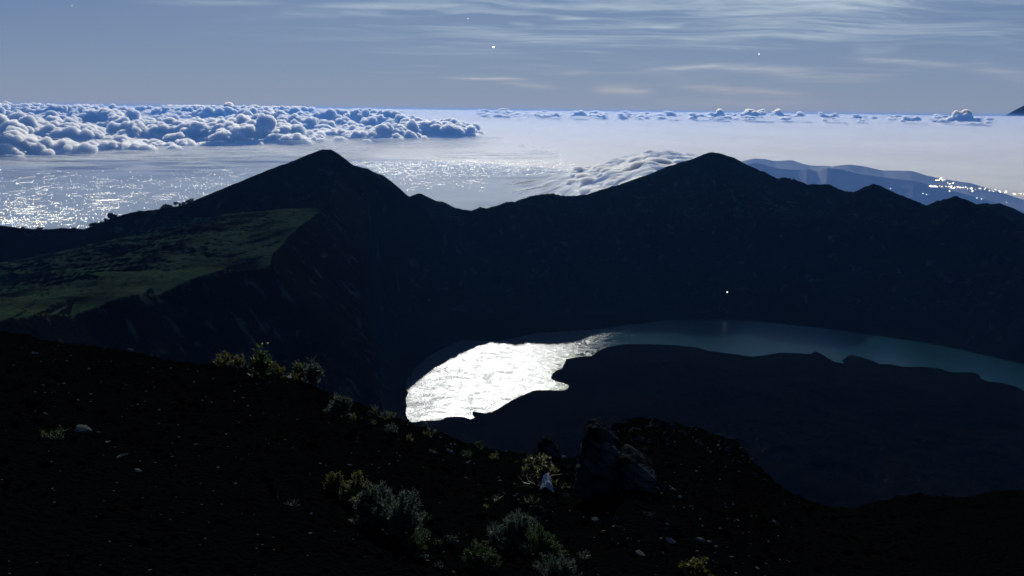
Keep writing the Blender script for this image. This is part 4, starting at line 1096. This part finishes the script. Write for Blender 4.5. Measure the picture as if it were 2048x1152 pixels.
shrub('shrub', 'small yellow-green topped shrub at the upper end of the row', 'shrub', 668, 978, 42, 40, 'needle', 'olive', 8, extra='yellow', pale=8)
shrub('shrub', 'ragged green shrub at the lower end of the row on the slope', 'shrub', 826, 1112, 46, 62, 'needle', 'green', 9, pale=8)
shrub('shrub', 'leafy olive shrub in front of the small rounded boulder', 'shrub', 1078, 968, 58, 74, 'rosette', 'olive', 10, pale=10)
shrub('shrub', 'yellow-green leafy shrub at the bottom edge right of centre', 'shrub', 1388, 1164, 40, 66, 'rosette', 'yellow', 11)
shrub('shrub', 'upright grey bush on the crest left of the bright lake', 'shrub', 680, 828, 52, 40, 'needle', 'grey', 12, pale=10)
HB = 'herbs along the left crest'
shrub('herb_plant', 'yellow-green herb at the left end of the plants on the crest', 'herb', 446, 738, 30, 40, 'herb', 'yellow', 13, HB)
shrub('herb_plant', 'tallest green herb with yellow head on the left crest', 'herb', 522, 760, 68, 34, 'herb', 'green', 14, HB, extra='yellow')
shrub('herb_plant', 'small herb with an orange head right of the tallest crest herb', 'herb', 538, 742, 26, 24, 'herb', 'olive', 15, HB, extra='orange')
shrub('herb_plant', 'low yellow herb just below the orange-headed one', 'herb', 560, 752, 26, 28, 'herb', 'yellow', 16, HB)
shrub('herb_plant', 'herb with pale yellow tips left of the tallest crest herb', 'herb', 478, 738, 30, 26, 'herb', 'olive', 17, HB, extra='yellow')
shrub('herb_plant', 'grey-yellow herb standing against the dark cliff by the white scrap', 'herb', 600, 766, 46, 26, 'herb', 'olive', 18, HB)
shrub('herb_plant', 'thin dim grey herb at the right end of the crest plants', 'herb', 628, 772, 60, 24, 'herb', 'grey', 19, HB)
shrub('herb_plant', 'dark yellow-green mat below the low yellow herb', 'herb', 584, 768, 14, 46, 'herb', 'yellow', 20, HB)
shrub('sprig', 'tiny bright green sprig alone above the bottom centre shrub', 'sprig', 970, 1024, 16, 10, 'sprig', 'yellow', 21)
shrub('sprig', 'tiny green sprig right of the white scrap below the small boulder', 'sprig', 1130, 984, 22, 12, 'sprig', 'green', 22)
shrub('shrub', 'dim low green plant at far left beside a pale slab', 'shrub', 112, 884, 24, 44, 'herb', 'green', 23, pale=8)

rg_ = np.random.default_rng(66)
for k_ in range(16):
    x = 700 + 350 * rg_.random(); y = np.interp(x, [700, 815, 910, 1010, 1060], [800, 846, 884, 911, 917]) + 4 + abs(rg_.normal()) * 22
    shrub('scrub_plant', 'low dim scrub plant near the crest between the grey bush and the small boulder', 'shrub', x, y, rg_.uniform(9, 20), rg_.uniform(14, 34), 'herb', ['green', 'grey', 'olive'][k_ % 3], 700 + k_, 'low scrub along the crest')
for k_ in range(14):
    x = rg_.uniform(560, 1180); y = rg_.uniform(960, 1140)
    shrub('scrub_plant', 'low dim scrub plant between the larger shrubs on the slope', 'shrub', x, y, rg_.uniform(10, 20), rg_.uniform(16, 36), 'herb', ['green', 'grey'][k_ % 2], 730 + k_, 'low scrub on the slope', pale=4)

# crumpled white plastic
def m_plastic():
    m, a = material('white_plastic')
    d = a.n('ShaderNodeBsdfPrincipled'); d.inputs['Base Color'].default_value = (.75, .78, .82, 1); d.inputs['Roughness'].default_value = .35
    t = a.n('ShaderNodeBsdfTranslucent'); t.inputs[0].default_value = (.6, .65, .72, 1)
    mx = a.n('ShaderNodeMixShader'); mx.inputs[0].default_value = .4; a.l(d.outputs[0], mx.inputs[1]); a.l(t.outputs[0], mx.inputs[2]); out(a, mx.outputs[0])
    return m
M_PLAS = m_plastic()
def scrap(x, y, wpx, hpx, seed, label):
    p, dist = ground_at(x, y); u = dist / F_PX; n_ = 26
    s_, t_ = np.meshgrid(np.linspace(-1, 1, n_), np.linspace(0, 1, n_))
    w_ = wpx * u * .5 * (1 - .35 * (t_ - .3) ** 2); hgt = hpx * u
    X = s_ * w_ * (1 - .45 * t_); Zz = t_ * hgt + .12 * hgt * s_ ** 2 * (1 - t_); Y = .35 * hgt * (s_ ** 2) * -1 + .5 * hgt * (t_ - .25) ** 2 + .10 * hgt * fbm(s_ * 2.2 + seed, t_ * 2.2, 4, seed)
    Zz = Zz + .08 * hgt * fbm(s_ * 2 + 9, t_ * 3 + seed, 3, seed + 4)
    V = np.stack([X, Y, Zz], -1).reshape(-1, 3); Fc = grid_faces(n_, n_)
    Vb = V + np.array([0, .012 * hgt, 0]); o = mesh_obj('plastic_scrap', np.concatenate([V, Vb]), np.concatenate([Fc, Fc[:, ::-1] + len(V)]), M_PLAS)
    o.location = p + np.array([0, -.08, .0]); return tag(o, label, 'litter')
scrap(1092, 974, 30, 34, 1, 'crumpled white plastic bag lying against the leafy olive shrub')
scrap(583, 732, 7, 14, 2, 'bright white scrap standing on the crest right of the herbs')
scrap(577, 716, 5, 10, 3, 'thin white scrap just above the bright one on the crest')
scrap(535, 748, 6, 8, 4, 'little white scrap under the orange-headed herb')

# ------------------------------------------------------------------ trees on the far ridges, and one lamp in the crater
def m_crown():
    m, a = material('tree_leaves')
    out(a, principled(a, (.012, .020, .014), .9, .1)); return m
M_CROWN = m_crown()
def ridge_tree(x, y, wpx, hpx, D, label, seed):
    rg = np.random.default_rng(seed); p = P(x, y + 4, D); u = D / F_PX
    e = empty('tree', p); tag(e, label, 'tree', 'trees on the ridge skyline')
    h_, w_ = (hpx + 2) * u, wpx * u
    V, Fc = tubes(np.array([[0, 0, -3.0], [0, 0, h_ * .4], [0, 0, h_ * .4]]), np.array([[0, 0, h_ * .4], [w_ * .2, 0, h_ * .75], [-w_ * .18, w_ * .1, h_ * .7]]), np.array([h_ * .05, h_ * .03, h_ * .03]), np.array([h_ * .035, h_ * .015, h_ * .015]))
    mesh_obj('trunk', V, Fc, M_STEM, e)
    n_ = 230; c = rg.normal(0, 1, (n_, 3)); c /= np.linalg.norm(c, axis=1)[:, None]; c *= (rg.random((n_, 1)) ** .4)
    cl = rg.normal(0, .45, (6, 3)); c = c * .55 + cl[rg.integers(0, 6, n_)]
    base = c * np.array([w_ * .42, w_ * .42, h_ * .34]) + np.array([0, 0, h_ * .52])
    d = rg.normal(0, 1, (n_, 3)); d /= np.linalg.norm(d, axis=1)[:, None]
    ln = rg.uniform(.5, 1.0, n_) * w_ * .26
    B = blades(base, d, ln, ln * .8, .3, seed)
    leaf_mesh('crown', B, M_CROWN, e)
TR = ((181, 453, 7, 9, 'small pointed tree at the foot of the left ridge skyline'), (188, 452, 10, 8, 'low bushy tree beside the pointed one on the left ridge'), (213, 441, 8, 7, 'small round tree standing apart on the rising left ridge'),
      (226, 435, 20, 11, 'wide domed tree where the left ridge levels off'), (205, 446, 8, 5, 'stubby tree between the round and the low bushy one'), (198, 448, 8, 5, 'low shrubby tree under the stubby one on the left ridge'),
      (325, 418, 10, 8, 'first tree of the clump on the long left ridge'), (334, 415, 12, 10, 'second rounded tree of the ridge clump'), (343, 414, 10, 8, 'broad low tree in the ridge clump'), (352, 412, 8, 12, 'tallest tree of the ridge clump, with a gap on its right'),
      (361, 411, 7, 7, 'thin leaning tree in the gap of the ridge clump'), (370, 409, 8, 10, 'tree with a forked crown in the ridge clump'), (379, 407, 12, 10, 'dense tree near the upper end of the ridge clump'), (387, 406, 8, 10, 'last tree at the upper end of the ridge clump'),
      (80, 458, 9, 5, 'squat tree in the lowest dip of the left ridge'), (46, 457, 8, 4, 'small tree left of the lowest dip on the ridge'), (150, 457, 8, 4, 'small tree on the low ridge below the brightest town'))
for i, (x, y, wp, hp, lab) in enumerate(TR): ridge_tree(x, y, wp, hp, lerp_list(D_L, x), lab, 500 + i)
for i, (x, y, wp, hp, lab) in enumerate(((690, 327, 4, 6, 'lone tiny tree on the shoulder just right of the left peak'), (744, 344, 3, 6, 'thin lone tree halfway down the right shoulder of the left peak'))):
    ridge_tree(x, y, wp, hp, lerp_list(D_L, x), lab, 540 + i)
for i, (x, y, wp, hp, lab) in enumerate(((1303, 353, 8, 7, 'round tree on the skyline left of the right peak'), (1518, 346, 5, 5, 'small tree where the right peak meets its long shoulder'), (1579, 358, 4, 5, 'thin tree on the long right shoulder'), (1587, 360, 5, 5, 'small tree next to the thin one on the long right shoulder'),
                                  (1693, 383, 5, 4, 'tiny tree in the saddle left of the small right summit'), (1836, 419, 6, 5, 'small tree just above the notch at the right'), (1933, 410, 8, 7, 'bushy tree at the right edge of the rounded right-hand summit'))):
    ridge_tree(x, y, wp, hp, lerp_list(D_R, x), lab, 560 + i)
def ray_terrain(x, y):
    a, e = azel(x, y); i = int(np.clip(np.searchsorted(AZ_G, a), 0, len(AZ_G) - 1)); T = math.tan(e)
    col = H_GRID[:, i]; hit = np.where((col > RR_G * T) & (RR_G > 2300))[0]
    r_ = RR_G[hit[0]]; return np.array([r_ * math.sin(a), r_ * math.cos(a), r_ * T]), r_
p, D = ray_terrain(1452, 584)
lp = empty('camp_lamp', p + np.array([0, -25, 6])); tag(lp, 'single white camp lamp glowing on the dark crater wall', 'lamp')
o = mesh_obj('globe', ICO[2][0], ICO[2][1], m_emit('camp_glow', (1, .97, .9), 1.8), lp); o.scale = (1.5 * D / F_PX,) * 3
V, Fc = tubes(np.array([[0, 0, -14.]]), np.array([[0, 0, -2.]]), np.array([1.0]), np.array([.7])); mesh_obj('pole', V, Fc, M_STEM, lp)
